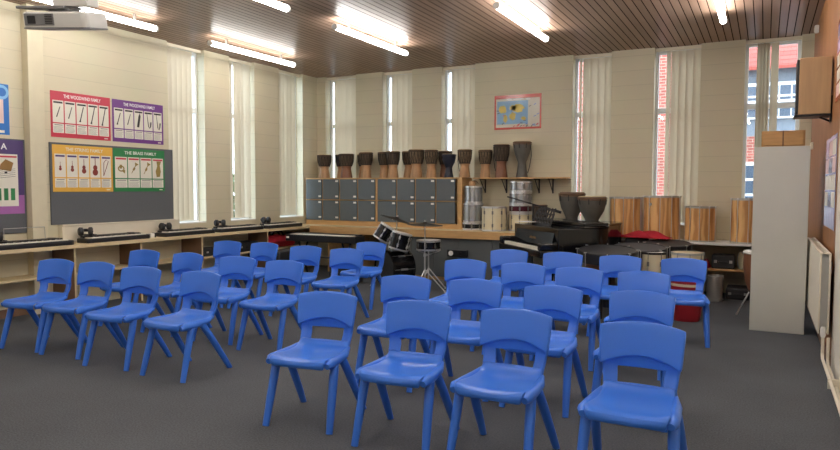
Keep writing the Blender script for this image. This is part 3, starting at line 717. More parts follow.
# ------------------------------------------------------------------ lockers
def lockers(xa, edges, label, last_plain, side):
    L0, L1 = xa, edges[-1]
    t = thing('locker_unit', label, 'lockers', (xa, 10.36, BZ), 0, 'grey fronted locker units on the back desk')
    b = MB(); Wd = L1-L0+side; dp = YB-10.36-0.004
    b.box(0, Wd, 0.0, dp, 0.0, 0.085); b.box(0, Wd, 0.0, dp, 0.862, 0.885); b.box(0, Wd, dp-0.01, dp, 0.085, 0.862)
    b.box(0, 0.02, 0.0, dp, 0.085, 0.862); b.box(Wd-0.02-side*0.6, Wd, 0, dp, 0.085, 0.862)
    b.box(0.02, Wd-0.02, 0.0, dp-0.01, 0.466, 0.480)
    for e_ in edges[1:-1]: b.box(e_-L0-0.008, e_-L0+0.008, 0, dp-0.01, 0.085, 0.862)
    b.build('carcass', M['tan'], t, 0.002)
    for r, (z0, z1) in enumerate(((0.09, 0.462), (0.484, 0.858))):
        for k in range(len(edges)-1):
            a = edges[k]-L0+0.014; c = edges[k+1]-L0-0.014
            d = MB().box(a, c, -0.016, 0.006, z0, z1).build('door', M['grey_door'], t, 0.002)
            if last_plain and r == 0 and k == len(edges)-2: continue
            for zz in (z0+0.055, z1-0.035):
                MB().box(c-0.075, c-0.015, -0.019, -0.016, zz-0.016, zz+0.016).build('label_tag', M['white'], d)
    return t
lockers(-7.85, [-7.85, -7.455, -7.066, -6.666, -6.278], 'grey eight-door locker unit on the back desk, in the room corner', False, 0.03)
lockers(-6.245, [-6.245, -5.839, -5.464, -5.062, -4.681], 'grey eight-door locker unit on the back desk, the one behind the drum kit', True, 0.11)

# ------------------------------------------------------------------ djembes
def djembe(name, loc, h, rb, shell, upper, label, lacing=True, band=None, group='hand drums on the lockers and shelf', rz=0.0, strap=False, skin='skin'):
    """goblet drum: h tall, rb head radius"""
    t = thing(name, label, 'drum', loc, rz, group)
    rf, rn = (rb*0.80, rb*0.60) if lacing else (rb*0.66, rb*0.46)
    zb = h*0.46
    pr = [(rf, 0), (rf*1.0, h*0.02), (rn*1.16, h*0.22), (rn, h*0.38), (rn*1.03, h*0.43), (rb*(0.72 if lacing else 0.58), h*0.50), (rb*(0.88 if lacing else 0.82), h*0.64), (rb*0.95, h*0.80), (rb*0.965, h*0.985)]
    MB().lathe(pr, 24).build('shell', shell, t)
    MB().lathe([(rb*0.97, h*0.984), (rb*0.90, h*0.999), (rb*0.4, h*1.0)], 24).build('drum_head', M[skin], t)
    bd = MB(); bd.ring(rb*1.0, h*0.016, h*0.955, 24, 8); bd.ring(rb*0.99, h*0.013, h*0.915, 24, 8)
    bd.build('head_ring', band or (M['rope_line'] if lacing else upper), t)
    if lacing:
        MB().lathe([(rb*0.74, h*0.505), (rb*0.90, h*0.64), (rb*0.975, h*0.80), (rb*0.985, h*0.93)], 24, cap=False).build('rope_cover', upper, t)
        r = MB(); nn = 14
        for k in range(nn):
            a0, a1 = 2*PI*k/nn, 2*PI*(k+0.5)/nn; a2 = 2*PI*(k+1)/nn
            def pt(R_, a, z): return (R_*math.cos(a), R_*math.sin(a), z)
            r.tube([pt(rb*1.0, a0, h*0.92), pt(rb*0.94, (a0+a1)/2, h*0.68), pt(rb*0.77, a1, h*0.515)], h*0.0085, 5)
            r.tube([pt(rb*0.77, a1, h*0.515), pt(rb*0.94, (a1+a2)/2, h*0.68), pt(rb*1.0, a2, h*0.92)], h*0.0085, 5)
        r.build('rope_lacing', M['rope_line'], t)
        MB().ring(rb*0.75, h*0.016, h*0.505, 20, 8).build('lower_ring', M['rope_line'], t)
    else:
        r = MB()
        for k in range(8):
            a = 2*PI*k/8; r.tube([(rb*1.02*math.cos(a), rb*1.02*math.sin(a), h*0.93), (rb*0.97*math.cos(a), rb*0.97*math.sin(a), h*0.80)], h*0.010, 6)
        r.build('tension_lug', M['dark_metal'], t)
    if strap:
        MB().tube([(rb*0.98, 0, h*0.86), (rb*1.06, 0.0, h*0.6), (rb*0.86, 0, h*0.3), (rb*0.66, 0, h*0.12)], h*0.012, 6, flat=0.5).build('strap', M['black_cloth'], t)
    return t
LT = BZ+0.885
ws, wr, rd, rb_ = M['wood_shell'], M['wood_red'], M['rope_dark'], M['rope_band']
DJ = [(-7.485, 10.46, .425, .125, ws, rd, 'goblet drum at the corner end of the row on the lockers'),
      (-7.215, 10.66, .43, .12, ws, M['navy'], 'goblet drum with dark blue binding, second in the row on the lockers'),
      (-6.985, 10.46, .43, .135, wr, rd, 'wide goblet drum with dark binding, third from the corner on the lockers'),
      (-6.73, 10.67, .43, .112, ws, rd, 'goblet drum half hidden, fourth from the corner on the lockers'),
      (-6.55, 10.46, .45, .118, ws, rd, 'goblet drum with a dark tuft at its neck, fifth from the corner'),
      (-6.235, 10.60, .455, .116, ws, rd, 'goblet drum over the joint of the two locker units, sixth from the corner'),
      (-5.985, 10.47, .455, .118, ws, rd, 'goblet drum seventh from the corner, first wholly over the second locker unit'),
      (-5.76, 10.67, .46, .12, ws, rd, 'goblet drum mostly hidden behind the tallest one on the lockers'),
      (-5.50, 10.46, .475, .128, ws, rb_, 'tallest goblet drum of the locker row, brown binding'),
      (-5.205, 10.46, .465, .108, ws, rb_, 'slim goblet drum with brown rope just before the navy drum'),
      (-5.04, 10.68, .45, .115, wr, rd, 'reddish goblet drum tucked behind the navy one'),
      (-4.865, 10.46, .385, .115, M['navy'], M['navy'], 'short navy blue goblet drum on the lockers')]
for d in DJ: djembe('goblet_drum', (d[0], d[1], LT), d[2]*1.05, d[3]*1.07, d[4], d[5], d[6], lacing=d[4] is not M['navy'])
djembe('goblet_drum', (-4.585, 10.5, LT), .48, .122, ws, rb_, 'goblet drum standing apart at the end of the lockers, black strap on it', strap=True, rz=PI)
# the shelf and its drums
t = thing('wall_shelf', 'thin wood shelf on dark brackets below the world map', 'shelf', (0, 0, 0))
MB().box(-4.43, -2.82, 10.47, YB-0.002, 1.70, 1.722).build('board', M['tan'], t, 0.003)
for xx in (-4.32, -3.93, -3.355, -3.12):
    MB().box(xx-0.012, xx+0.012, YB-0.012, YB, 1.46, 1.70).box(xx-0.012, xx+0.012, 10.52, YB-0.012, 1.685, 1.70).tube([(xx, YB-0.02, 1.48), (xx, 10.56, 1.69)], 0.008, 6).build('bracket', M['dark_metal'], t)
djembe('goblet_drum', (-4.255, 10.62, 1.722), .475, .115, ws, rb_, 'goblet drum at the locker end of the wall shelf, pale wood foot', strap=False)
djembe('goblet_drum', (-3.965, 10.62, 1.722), .56, .135, wr, M['rope_dark'], 'dark reddish goblet drum in the middle of the wall shelf', strap=True, rz=PI)
djembe('goblet_drum', (-3.60, 10.62, 1.722), .60, .150, M['slate'], M['slate'], 'large grey goblet drum with tan rim on the wall shelf', lacing=False, band=M['rim_brown'], strap=True)
# big pair on the white counter
WS = 0.785
# ------------------------------------------------------------------ white counter under the windows
t = thing('white_counter', 'white counter along the back wall under the plywood drums', 'counter', (0, 0, 0))
MB().box(DX1+0.02, XR-0.02, 10.14, YB-0.003, WS-0.03, WS).build('counter_top', M['white'], t, 0.004)
MB().box(-1.0, XR-0.02, 10.2, YB-0.02, 0.39, 0.41).build('lower_board', M['tan'], t, 0.003)
for xx in (-3.1, -2.1, -1.0, -0.06): MB().box(xx-0.015, xx+0.015, 10.22, YB-0.02, 0, WS-0.03).build('upright', M['brown'], t)
djembe('goblet_drum', (-2.74, 10.56, WS), .70, .205, M['slate'], M['slate'], 'big dark grey goblet drum with brown rim, piano side of the pair', lacing=False, band=M['rim_brown'], skin='rim_brown', group='two big goblet drums')

def surdo(loc, r, h, label, rods=10):
    t = thing('plywood_drum', label, 'drum', loc, 0.2, 'plywood drums on the white counter')
    MB().lathe([(r*0.97, 0.012), (r*0.97, h-0.012)], 40).build('shell', M['ply1'], t)
    MB().lathe([(r*0.985, h-0.012), (r*0.96, h), (r*0.3, h+0.001)], 40).build('drum_head', M['skin'], t)
    MB().lathe([(r, 0.0), (r*1.0, 0.022), (r*0.96, 0.022), (r*0.96, 0.0)], 40).build('lower_hoop', M['steel'], t)
    MB().lathe([(r, h-0.02), (r*1.0, h+0.006), (r*0.97, h+0.006), (r*0.97, h-0.02)], 40).build('upper_hoop', M['steel'], t)
    for k in range(rods):
        a = 2*PI*k/rods + 0.15; c, s_ = math.cos(a)*r*1.01, math.sin(a)*r*1.01
        MB().tube([(c, s_, 0.004), (c, s_, h+0.004)], 0.0055, 6).lathe([(0.012, 0), (0.012, 0.025)], 8, T((c, s_, h-0.015))).build('tension_rod', M['chrome'], t)
    return t
surdo((-1.875, 10.42, WS), .235, .625, 'large plywood drum next to the grey goblet drums')
t = surdo((-1.355, 10.42, WS), .262, .645, 'largest plywood drum, with a metal badge near its top')
MB().lathe([(0.022, 0), (0.020, 0.012)], 14, T((-0.17, -0.195, 0.53)) @ RZ(-0.7) @ RX(PI/2)).build('badge', M['steel'], t)
surdo((-0.825, 10.42, WS), .212, .50, 'shorter plywood drum standing alone below the blind')
surdo((-0.20, 10.42, WS), .232, .62, 'plywood drum half behind the grey cupboard')
# second big goblet drum stands in front of the first, on the counter edge
djembe('goblet_drum', (-2.365, 10.33, WS), .64, .218, M['slate'], M['slate'], 'big grey goblet drum with tan rim, next to the plywood drums', lacing=False, band=M['rim_brown'], group='two big goblet drums')

# ------------------------------------------------------------------ shell drums
def shell_drum(name, loc, r, h, wrap, label, head='clear_head', hoop='chrome', lugs=8, group=None, z_lug=None, rz=0.0, cat='drum'):
    t = thing(name, label, cat, loc, rz, group)
    MB().lathe([(r*0.96, 0.01), (r*0.96, h-0.01)], 32).build('shell', wrap, t)
    MB().lathe([(r*0.97, h-0.012), (r*0.93, h-0.004), (r*0.3, h-0.003)], 32).build('drum_head', M[head], t)
    for z0, z1, n_ in ((0, 0.028, 'lower_hoop'), (h-0.028, h, 'upper_hoop')):
        MB().lathe([(r*0.965, z0), (r, z0), (r, z1), (r*0.965, z1)], 32, cap=False).build(n_, M[hoop], t)
    for k in range(lugs):
        a = 2*PI*k/lugs + 0.25
        lg = MB()
        for zz in ((h*0.24, h*0.76) if h > 0.2 else (h*0.5,)):
            lg.box(r*0.95, r*1.0, -0.013, 0.013, zz-0.028, zz+0.028, RZ(a))
        lg.tube([(r*0.995*math.cos(a), r*0.995*math.sin(a), 0.01), (r*0.995*math.cos(a), r*0.995*math.sin(a), h-0.01)], 0.004, 5)
        lg.build('lug', M['lug_metal'], t)
    return t
SG = 'drums stacked on the back desk end'
shell_drum('snare_drum', (-4.385, 10.42, BZ), .185, .125, M['drum_black'], 'black snare drum at the bottom of the silver stack beside the lockers', group=SG)
shell_drum('tom_drum', (-4.385, 10.42, BZ+.125), .168, .325, M['silver_wrap'], 'lower of the two tall silver drums stacked beside the lockers', group=SG, lugs=10)
shell_drum('tom_drum', (-4.385, 10.42, BZ+.45), .148, .29, M['silver_wrap'], 'upper narrower silver drum stacked beside the lockers', group=SG, lugs=10)
t = thing('wooden_shaker', 'small tan wooden shaker on top of the silver drum stack', 'shaker', (-4.40, 10.40, BZ+.74))
MB().lathe([(0.05, 0), (0.062, 0.03), (0.05, 0.075), (0.03, 0.09)], 16).build('shaker_body', M['wood_shell'], t)
MB().tube([(0.03, 0, 0.085), (0.085, -0.02, 0.08), (0.12, -0.02, 0.04)], 0.007, 6).build('shaker_cord', M['rope_dark'], t)
shell_drum('tom_drum', (-3.965, 10.30, BZ), .205, .40, M['cream_drum'], 'cream drum standing alone on the desk between the two stacks', group=SG)
shell_drum('tom_drum', (-3.575, 10.50, BZ), .195, .30, M['cream_drum'], 'cream drum at the bottom of the stack behind the piano', group=SG)
shell_drum('snare_drum', (-3.575, 10.50, BZ+.30), .19, .14, M['maroon'], 'maroon snare drum in the stack below the wall shelf', group=SG)
shell_drum('tom_drum', (-3.575, 10.50, BZ+.44), .185, .20, M['silver_wrap'], 'silver drum resting on the maroon snare drum', group=SG, lugs=10)
shell_drum('tom_drum', (-3.575, 10.50, BZ+.64), .185, .18, M['silver_wrap'], 'topmost silver drum of the stack below the wall shelf', group=SG, lugs=10)
djembe('goblet_drum', (-3.205, 10.36, WS), .50, .118, wr, M['rope_dark'], 'small dark goblet drum behind the piano music desk')

# ------------------------------------------------------------------ microphone stand with boom
t = thing('boom_stand', 'black microphone boom stand leaning its arm over the piano', 'stand', (-3.17, 9.90, 0))
MB().tube([(0, 0, 0.04), (0, 0, 1.30)], 0.011, 8).build('pole', M['black'], t)
MB().lathe([(0.11, 0), (0.11, 0.02), (0.03, 0.035), (0.02, 0.06)], 24).build('base', M['black'], t)
MB().tube([(-0.42, 0.0, 1.41), (0.21, 0.0, 1.242), (0.43, 0.0, 1.183)], 0.011, 8).build('boom_arm', M['black'], t)
MB().tube([(0.30, 0.0, 1.218), (0.44, 0.0, 1.180)], 0.022, 10).build('counterweight', M['black'], t)

# ------------------------------------------------------------------ grand piano
pr_ = math.radians(-48)
PIA = thing('grand_piano', 'black baby grand piano with closed lid beside the desk end', 'piano', (-2.75, 8.68, 0), pr_); PIA.scale = (0.95, 1, 1.085)
outl = [(-0.74, 0.0), (-0.74, 1.2), (-0.70, 1.36), (-0.60, 1.46), (-0.45, 1.50), (-0.28, 1.47), (-0.12, 1.38), (0.0, 1.24), (0.12, 1.08), (0.30, 0.93), (0.50, 0.84), (0.66, 0.74), (0.73, 0.60), (0.74, 0.45), (0.74, 0.0)][::-1]
MB().prism(outl, 0.66, 0.955).build('case', M['black_gloss'], PIA, 0.006)
lid = [(x*1.015, y*1.01 if y > 0 else 0.34) for x, y in outl]
MB().prism(lid, 0.955, 0.978).build('lid', M['black_gloss'], PIA, 0.006)
MB().box(-0.74, 0.74, 0.36, 0.70, 0.980, 1.018).build('folded_front_lid', M['black_gloss'], PIA, 0.006)
MB().box(-0.74, 0.74, -0.24, 0.0, 0.62, 0.70).build('keybed', M['black_gloss'], PIA, 0.008)
for s in (-1, 1): MB().box(min(s*0.74, s*0.625), max(s*0.74, s*0.625), -0.24, 0.0, 0.70, 0.79).build('key_cheek', M['black_gloss'], PIA, 0.02)
k = MB()
for i in range(52): a = -0.62+i*1.24/52; k.box(a+0.0006, a+1.24/52-0.0006, -0.20, -0.045, 0.70, 0.732)
k.build('white_keys', M['key_white'], PIA)
k = MB()
for i in range(51):
    if i % 7 in (1, 4): continue
    a = -0.62+(i+1)*1.24/52; k.box(a-0.0055, a+0.0055, -0.145, -0.045, 0.732, 0.744)
k.build('black_keys', M['black_gloss'], PIA)
MB().add([(-0.625, -0.045, 0.73), (0.625, -0.045, 0.73), (0.625, -0.005, 0.90), (-0.625, -0.005, 0.90), (-0.625, 0.0, 0.73), (0.625, 0.0, 0.73), (0.625, 0.0, 0.90), (-0.625, 0.0, 0.90)],
         [(0, 1, 2, 3), (5, 4, 7, 6), (3, 2, 6, 7), (1, 0, 4, 5), (0, 3, 7, 4), (2, 1, 5, 6)]).build('fallboard', M['black_gloss'], PIA)
k = MB(); fm = T((0, -0.030, 0.815)) @ RX(math.radians(77))
for dx in range(6): k.ring(0.012, 0.0028, 0, 12, 5, fm @ T((-0.09+dx*0.034, 0.004*math.sin(dx*2), 0)))
k.build('gold_mark', M['gold'], PIA)
# fretwork music desk
md = thing('music_desk_source', '', '', (0, 0, 0)); bpy.data.objects.remove(md)
k = MB(); fm = T((-0.24, 0.20, 0.965)) @ RX(math.radians(68))
for rr in range(3):
    for cc in range(6):
        cx, cy = -0.235+cc*0.094, 0.045+rr*0.062
        k.ring(0.040, 0.009, 0, 14, 6, fm @ T((cx, cy, 0)) @ Matrix.Diagonal((1.1, 0.8, 1, 1))); k.ring(0.018, 0.007, 0, 10, 5, fm @ T((cx+0.05, cy+0.035, 0)))
k.box(-0.30, 0.30, -0.015, 0.012, -0.01, 0.01, fm)
k.tube([(-0.30, 0, 0), (-0.30, 0.15, 0), (-0.25, 0.18, 0), (-0.16, 0.195, 0), (-0.08, 0.215, 0), (0, 0.225, 0), (0.08, 0.215, 0), (0.16, 0.195, 0), (0.25, 0.18, 0), (0.30, 0.15, 0), (0.30, 0, 0)], 0.010, 6, fm)
k.build('music_desk', M['black_cloth'], PIA)
for lx, ly in ((-0.62, 0.05), (0.62, 0.05), (-0.45, 1.2)):
    lg = MB().lathe([(0.025, 0.05), (0.035, 0.08), (0.045, 0.35), (0.065, 0.58), (0.07, 0.66)], 16, T((lx, ly, 0))).build('leg', M['black_gloss'], PIA)
    MB().lathe([(0.022, -0.014), (0.022, 0.014)], 14, T((lx, ly, 0.022)) @ RX(PI/2)).lathe([(0.012, 0.02), (0.012, 0.055)], 10, T((lx, ly, 0))).build('caster', M['bronze'], lg)
k = MB().box(-0.10, 0.10, 0.20, 0.26, 0.10, 0.14)
for s in (-1, 1): k.tube([(s*0.05, 0.23, 0.13), (s*0.09, 0.23, 0.4), (s*0.06, 0.23, 0.66)], 0.014, 8)
k.build('pedal_lyre', M['black_gloss'], PIA)
k = MB()
for s in (-1, 0, 1): k.tube([(s*0.06, 0.21, 0.10), (s*0.06, 0.12, 0.075)], 0.009, 6)
k.build('pedal', M['bronze'], PIA)
R_ = T((-2.75, 8.68, 0)) @ RZ(pr_)
o = MB().box(-0.15, 0.15, -0.10, 0.11, 0, 0.003).build('paper_sheet', M['paper'])
o.matrix_world = R_ @ T((-0.53, 0.10, 1.067)) @ RZ(0.1)
tag(o, 'white sheet of paper lying on the piano beside the fretwork music desk', 'paper')

# ------------------------------------------------------------------ timpani with black covers, red cloth
def timpano(loc, r, h, label, rz=0):
    t = thing('kettledrum', label, 'drum', loc, rz, 'kettledrums under black covers')
    d = r*0.9
    MB().lathe([(r*0.25, h-d), (r*0.55, h-d*0.93), (r*0.80, h-d*0.68), (r*0.93, h-d*0.35), (r*0.96, h-0.05)], 32).build('kettle', M['copper'], t)
    MB().lathe([(r*1.01, h-0.13), (r*1.03, h-0.012), (r*1.0, h), (r*0.92, h-0.004), (r*0.3, h-0.006)], 36, cap=True).build('cover', M['black_cloth'], t)
    MB().ring(r*1.01, 0.010, h-0.004, 36, 8).build('hoop', M['black'], t)
    for k in range(8):
        a = 2*PI*k/8+0.2; c, s_ = math.cos(a)*r*1.06, math.sin(a)*r*1.06
        MB().tube([(c, s_, h-0.16), (c, s_, h+0.012)], 0.006, 6).box(-0.02, 0.02, -0.006, 0.006, h+0.0, h+0.012, T((c, s_, 0)) @ RZ(a)).build('tuning_screw', M['steel'], t)
    for o in KIDS(t): o.data.transform(T((0, 0, h)) @ RZ(0.21) @ RX(math.radians(5.5)) @ RZ(-0.21) @ T((0, 0, -h)))
    for k in range(3):
        a = 2*PI*k/3+0.5
        MB().tube([(r*0.85*math.cos(a), r*0.85*math.sin(a), h-d*0.45), (r*0.7*math.cos(a), r*0.7*math.sin(a), 0.3), (r*0.8*math.cos(a), r*0.8*math.sin(a), 0.0)], 0.014, 8).build('leg', M['dark_metal'], t)
    MB().lathe([(0.05, 0.1), (0.05, h-d)], 14).ring(r*0.7, 0.012, 0.30, 24, 6).build('stand_frame', M['dark_metal'], t)
    return t
timpano((-1.68, 8.19, 0), .335, .80, 'kettledrum under a black cover nearest the back chair row')
timpano((-1.42, 8.90, 0), .32, .79, 'kettledrum under a black cover between the other two, beside the piano tail')
timpano((-1.16, 9.62, 0), .29, .80, 'kettledrum under a black cover below the largest plywood drum')
# crumpled red cloth lying over the counter edge and drums
def cloth(name, loc, lx, ly, amp, m, label, rz=0, seed=1, base=0.0):
    rn = random.Random(seed); ph = [(rn.uniform(3, 9), rn.uniform(3, 9), rn.uniform(0, 6), rn.uniform(0.4, 1)) for _ in range(6)]
    nu, nv = 25, 15
    def f(u, v, i, j):
        w_ = 2*v-1; e_ = max(0, 1-abs(u)**3)*max(0, 1-abs(w_)**3)
        z = base + e_*amp*(0.55 + 0.45*sum(p[3]*math.sin(p[0]*u+p[1]*w_*0.6+p[2]) for p in ph)/2.4)
        return (u*lx/2*(1+0.06*math.sin(5*w_)), w_*ly/2*(1+0.10*math.sin(4*u+1)), max(0.004, z))
    o = grid_mesh(nu, nv, f).build(name, m); s_ = o.modifiers.new('s', 'SOLIDIFY'); s_.thickness = 0.004; s_.offset = 1
    o.location = loc; o.rotation_euler = (0, 0, rz); return tag(o, label, 'cloth')
case((-1.62, 9.97, 0), 0.32, 0.30, 0.84, 'tall black case standing behind the kettledrums, red cloth on it', rz=0.1)
cloth('red_cloth', (-1.53, 9.93, 0.842), 0.74, 0.34, 0.13, M['red_cloth'], 'crumpled red cloth lying over the black case and kettledrum', rz=-0.12, seed=4)

# ------------------------------------------------------------------ white drums, bins and clutter near the counter
shell_drum('floor_tom', (-1.215, 8.68, 0.16), .155, .60, M['cream_drum'], 'cream floor tom with pale head rising behind the back chair row', hoop='black', lugs=6)
bpy.data.objects['floor_tom'].location = (-1.215, 8.68, 0)
for o in KIDS(bpy.data.objects['floor_tom']): o.data.transform(T((0, 0, 0.16)))
for kk in range(3):
    a = 2*PI*kk/3
    MB().tube([(0.160*math.cos(a), 0.160*math.sin(a), 0.42), (0.168*math.cos(a), 0.168*math.sin(a), 0.06), (0.20*math.cos(a), 0.20*math.sin(a), 0.0)], 0.009, 6).build('leg', M['chrome'], bpy.data.objects['floor_tom'])
t = thing('red_tub', 'round red plastic tub with a cream band, behind the chair by the cupboard', 'tub', (-0.79, 8.36, 0))
MB().lathe([(0.15, 0), (0.165, 0.05), (0.185, 0.36), (0.19, 0.60)], 32).build('tub_body', M['red_plastic'], t)
MB().lathe([(0.1885, 0.41), (0.1915, 0.44), (0.187, 0.44)], 32, cap=False).build('band', M['cream_drum'], t)
MB().ring(0.192, 0.010, 0.60, 32, 8).build('rim', M['red_plastic'], t)
shell_drum('snare_drum', (-0.79, 8.36, 0.612), .185, .19, M['cream_drum'], 'cream snare drum set on the red tub', head='skin', hoop='steel')
t = thing('metal_bin', 'ribbed silver metal bin on the floor below the counter', 'bin', (-0.58, 9.96, 0))
MB().lathe([(0.095, 0), (0.10, 0.01), (0.108, 0.30), (0.110, 0.345), (0.102, 0.345), (0.096, 0.02)], 28).build('bin_body', M['steel'], t)
for zz in (0.03, 0.31, 0.345): MB().ring(0.108, 0.006, zz, 28, 6).build('bead', M['steel'], t)
cloth('red_cloth', (-0.83, 10.42, 0.41), 0.30, 0.34, 0.27, M['red_cloth'], 'red cloth heap on the low board under the counter', seed=9)
case((-0.50, 10.43, 0.41), 0.28, 0.30, 0.20, 'small dark case on the low board under the counter', rz=-PI/2)
t = shell_drum('snare_drum', (-0.20, 10.30, 0.41+0.14), .125, .12, M['cream_drum'], 'small cream snare drum on its side on the low board', lugs=6)
t.rotation_euler = (0, PI/2, 0.4); t.location = (-0.28, 10.34, 0.41+0.127)
# music stand folded below, and tabla style drum by the cupboard
t = thing('barrel_drum', 'wooden barrel drum with a white head beside the grey cupboard', 'drum', (-0.02, 9.05, 0.0))
MB().lathe([(0.12, 0.28), (0.17, 0.42), (0.195, 0.62), (0.19, 0.775)], 28).build('shell', M['wood_red'], t)
MB().lathe([(0.195, 0.765), (0.198, 0.785), (0.18, 0.795), (0.05, 0.796)], 28).build('drum_head', M['clear_head'], t)
MB().ring(0.197, 0.009, 0.765, 28, 8).build('hoop', M['steel'], t)
for kk in range(3):
    a = 2*PI*kk/3+3.4
    MB().tube([(0.10*math.cos(a), 0.10*math.sin(a), 0.33), (0.26*math.cos(a), 0.26*math.sin(a), 0.0)], 0.010, 8).build('leg', M['chrome'], t)
MB().ring(0.125, 0.012, 0.30, 24, 6).build('stand_ring', M['dark_metal'], t)
case((-0.30, 10.40, 0), 0.42, 0.3, 0.16, 'long black case on the floor under the counter', rz=-PI/2)

# ------------------------------------------------------------------ drum kit
t = thing('bass_drum', 'black bass drum of the kit with two tilted toms mounted on it', 'drum', (-5.08, 8.95, 0), 0.48)
bz_ = RZ(0.62); mx = T((0, 0, 0.305)) @ bz_ @ RY(PI/2)
MB().lathe([(0.265, -0.18), (0.265, 0.18)], 36, mx).build('shell', M['drum_black'], t)
for s in (-1, 1):
    MB().lathe([(0.262, s*0.18-0.018), (0.285, s*0.18-0.018), (0.285, s*0.18+0.018), (0.262, s*0.18+0.018)], 36, mx, cap=False).build('hoop', M['black_gloss'], t)
    MB().lathe([(0.264, s*0.181), (0.1, s*0.185)], 36, mx).build('drum_head', M['black_cloth'], t)
    MB().tube([(-0.15, s*0.20, 0.14), (-0.24, s*0.34, 0.0)], 0.010, 6, bz_).build('spur', M['chrome'], t)
for kk in range(8):
    a = 2*PI*kk/8
    MB().tube([(-0.185, 0.283*math.cos(a), 0.305+0.283*math.sin(a)), (0.185, 0.283*math.cos(a), 0.305+0.283*math.sin(a))], 0.0035, 5, bz_).box(-0.06, 0.06, 0.265, 0.282, -0.014, 0.014, bz_ @ T((0, 0, 0.305)) @ RX(a)).build('tension_rod', M['chrome'], t)
MB().tube([(-0.05, 0.0, 0.55), (-0.05, 0.0, 0.78)], 0.016, 8).tube([(-0.05, 0, 0.74), (-0.12, 0.12, 0.80)], 0.012, 8).tube([(-0.05, 0, 0.70), (0.02, -0.12, 0.72)], 0.012, 8).build('tom_mount', M['chrome'], t)
for (dx, dy, dz, tilt, r, h) in ((-0.17, 0.12, 0.84, 32, 0.135, 0.25), (0.085, -0.12, 0.73, 15, 0.16, 0.27)):
    fm = T((dx, dy, dz)) @ RY(math.radians(tilt)) @ T((0, 0, -h/2))
    tm = MB().lathe([(r*0.95, 0.01), (r*0.95, h-0.01)], 28, fm).build('tom', M['drum_black'], t)
    MB().lathe([(r*0.96, h-0.006), (r*0.9, h), (r*0.3, h)], 28, fm).build('drum_head', M['clear_head'], tm)
    for z0 in (0, h-0.025): MB().lathe([(r*0.955, z0), (r, z0), (r, z0+0.025), (r*0.955, z0+0.025)], 28, fm, cap=False).build('hoop', M['chrome'], tm)
    lg = MB()
    for kk in range(6):
        a = 2*PI*kk/6+0.4; c, s_ = math.cos(a)*r, math.sin(a)*r
        lg.tube([(c, s_, 0.01), (c, s_, h-0.01)], 0.005, 5, fm).box(r*0.94, r*1.05, -0.013, 0.013, h*0.62, h*0.80, fm @ RZ(a)).box(r*0.94, r*1.05, -0.013, 0.013, h*0.2, h*0.38, fm @ RZ(a))
    lg.build('lugs', M['chrome'], tm)
def tripod(t, r, z, m='chrome'):
    for kk in range(3):
        a = 2*PI*kk/3+0.4
        MB().tube([(0, 0, z), (r*math.cos(a), r*math.sin(a), 0.012)], 0.009, 6).lathe([(0.014, 0), (0.012, 0.03)], 8, T((r*math.cos(a), r*math.sin(a), 0))).build('leg', M[m], t)
def cymbal(loc, h, r, tilt, az, label):
    t = thing('cymbal_stand', label, 'cymbal', loc)
    tripod(t, 0.30, 0.34)
    MB().tube([(0, 0, 0.15), (0, 0, 0.55)], 0.013, 8).tube([(0, 0, 0.55), (0, 0, h+0.04)], 0.009, 8).build('pole', M['chrome'], t)
    MB().lathe([(0.02, 0.0), (0.02, 0.04)], 10, T((0, 0, 0.53))).box(0.01, 0.06, -0.006, 0.006, 0.545, 0.557).build('clamp', M['chrome'], t)
    fm = T((0, 0, h)) @ RZ(az) @ RY(tilt)
    MB().lathe([(0.004, 0.026), (0.025, 0.022), (0.045, 0.006), (r, -0.022), (r, -0.0245), (0.045, 0.003), (0.004, 0.02)], 40, fm).build('cymbal', M['bronze'], t)
    MB().lathe([(0.014, 0.026), (0.014, 0.05)], 10, fm).build('wing_nut', M['chrome'], t)
    return t
cymbal((-5.30, 9.40, 0), 1.05, 0.27, 0.30, 0.48, 'tilted dark cymbal on a stand behind the toms')
cymbal((-4.44, 8.72, 0), 1.02, 0.265, 0.04, 0.0, 'level dark cymbal on a chrome stand in front of the snare drum')
t = shell_drum('snare_drum', (-4.56, 9.08, 0), .19, .16, M['drum_black'], 'black snare drum with white head on the kit stand')
for o in KIDS(t): o.data.transform(T((0, 0, 0.59)))
tripod(t, 0.26, 0.32)
MB().tube([(0, 0, 0.15), (0, 0, 0.58)], 0.012, 8).build('pole', M['chrome'], t)
k = MB()
for kk in range(3):
    a = 2*PI*kk/3; k.tube([(0, 0, 0.52), (0.17*math.cos(a), 0.17*math.sin(a), 0.58), (0.20*math.cos(a), 0.20*math.sin(a), 0.60)], 0.008, 6)
k.build('basket', M['chrome'], t)
t = thing('drum_stool', 'round black drum stool behind the snare drum', 'stool', (-4.02, 9.05, 0))
tripod(t, 0.24, 0.28)
MB().tube([(0, 0, 0.15), (0, 0, 0.40)], 0.014, 8).build('pole', M['chrome'], t)
MB().lathe([(0.13, 0.40), (0.15, 0.41), (0.155, 0.45), (0.14, 0.47), (0.05, 0.475)], 28).build('seat', M['black_cloth'], t)

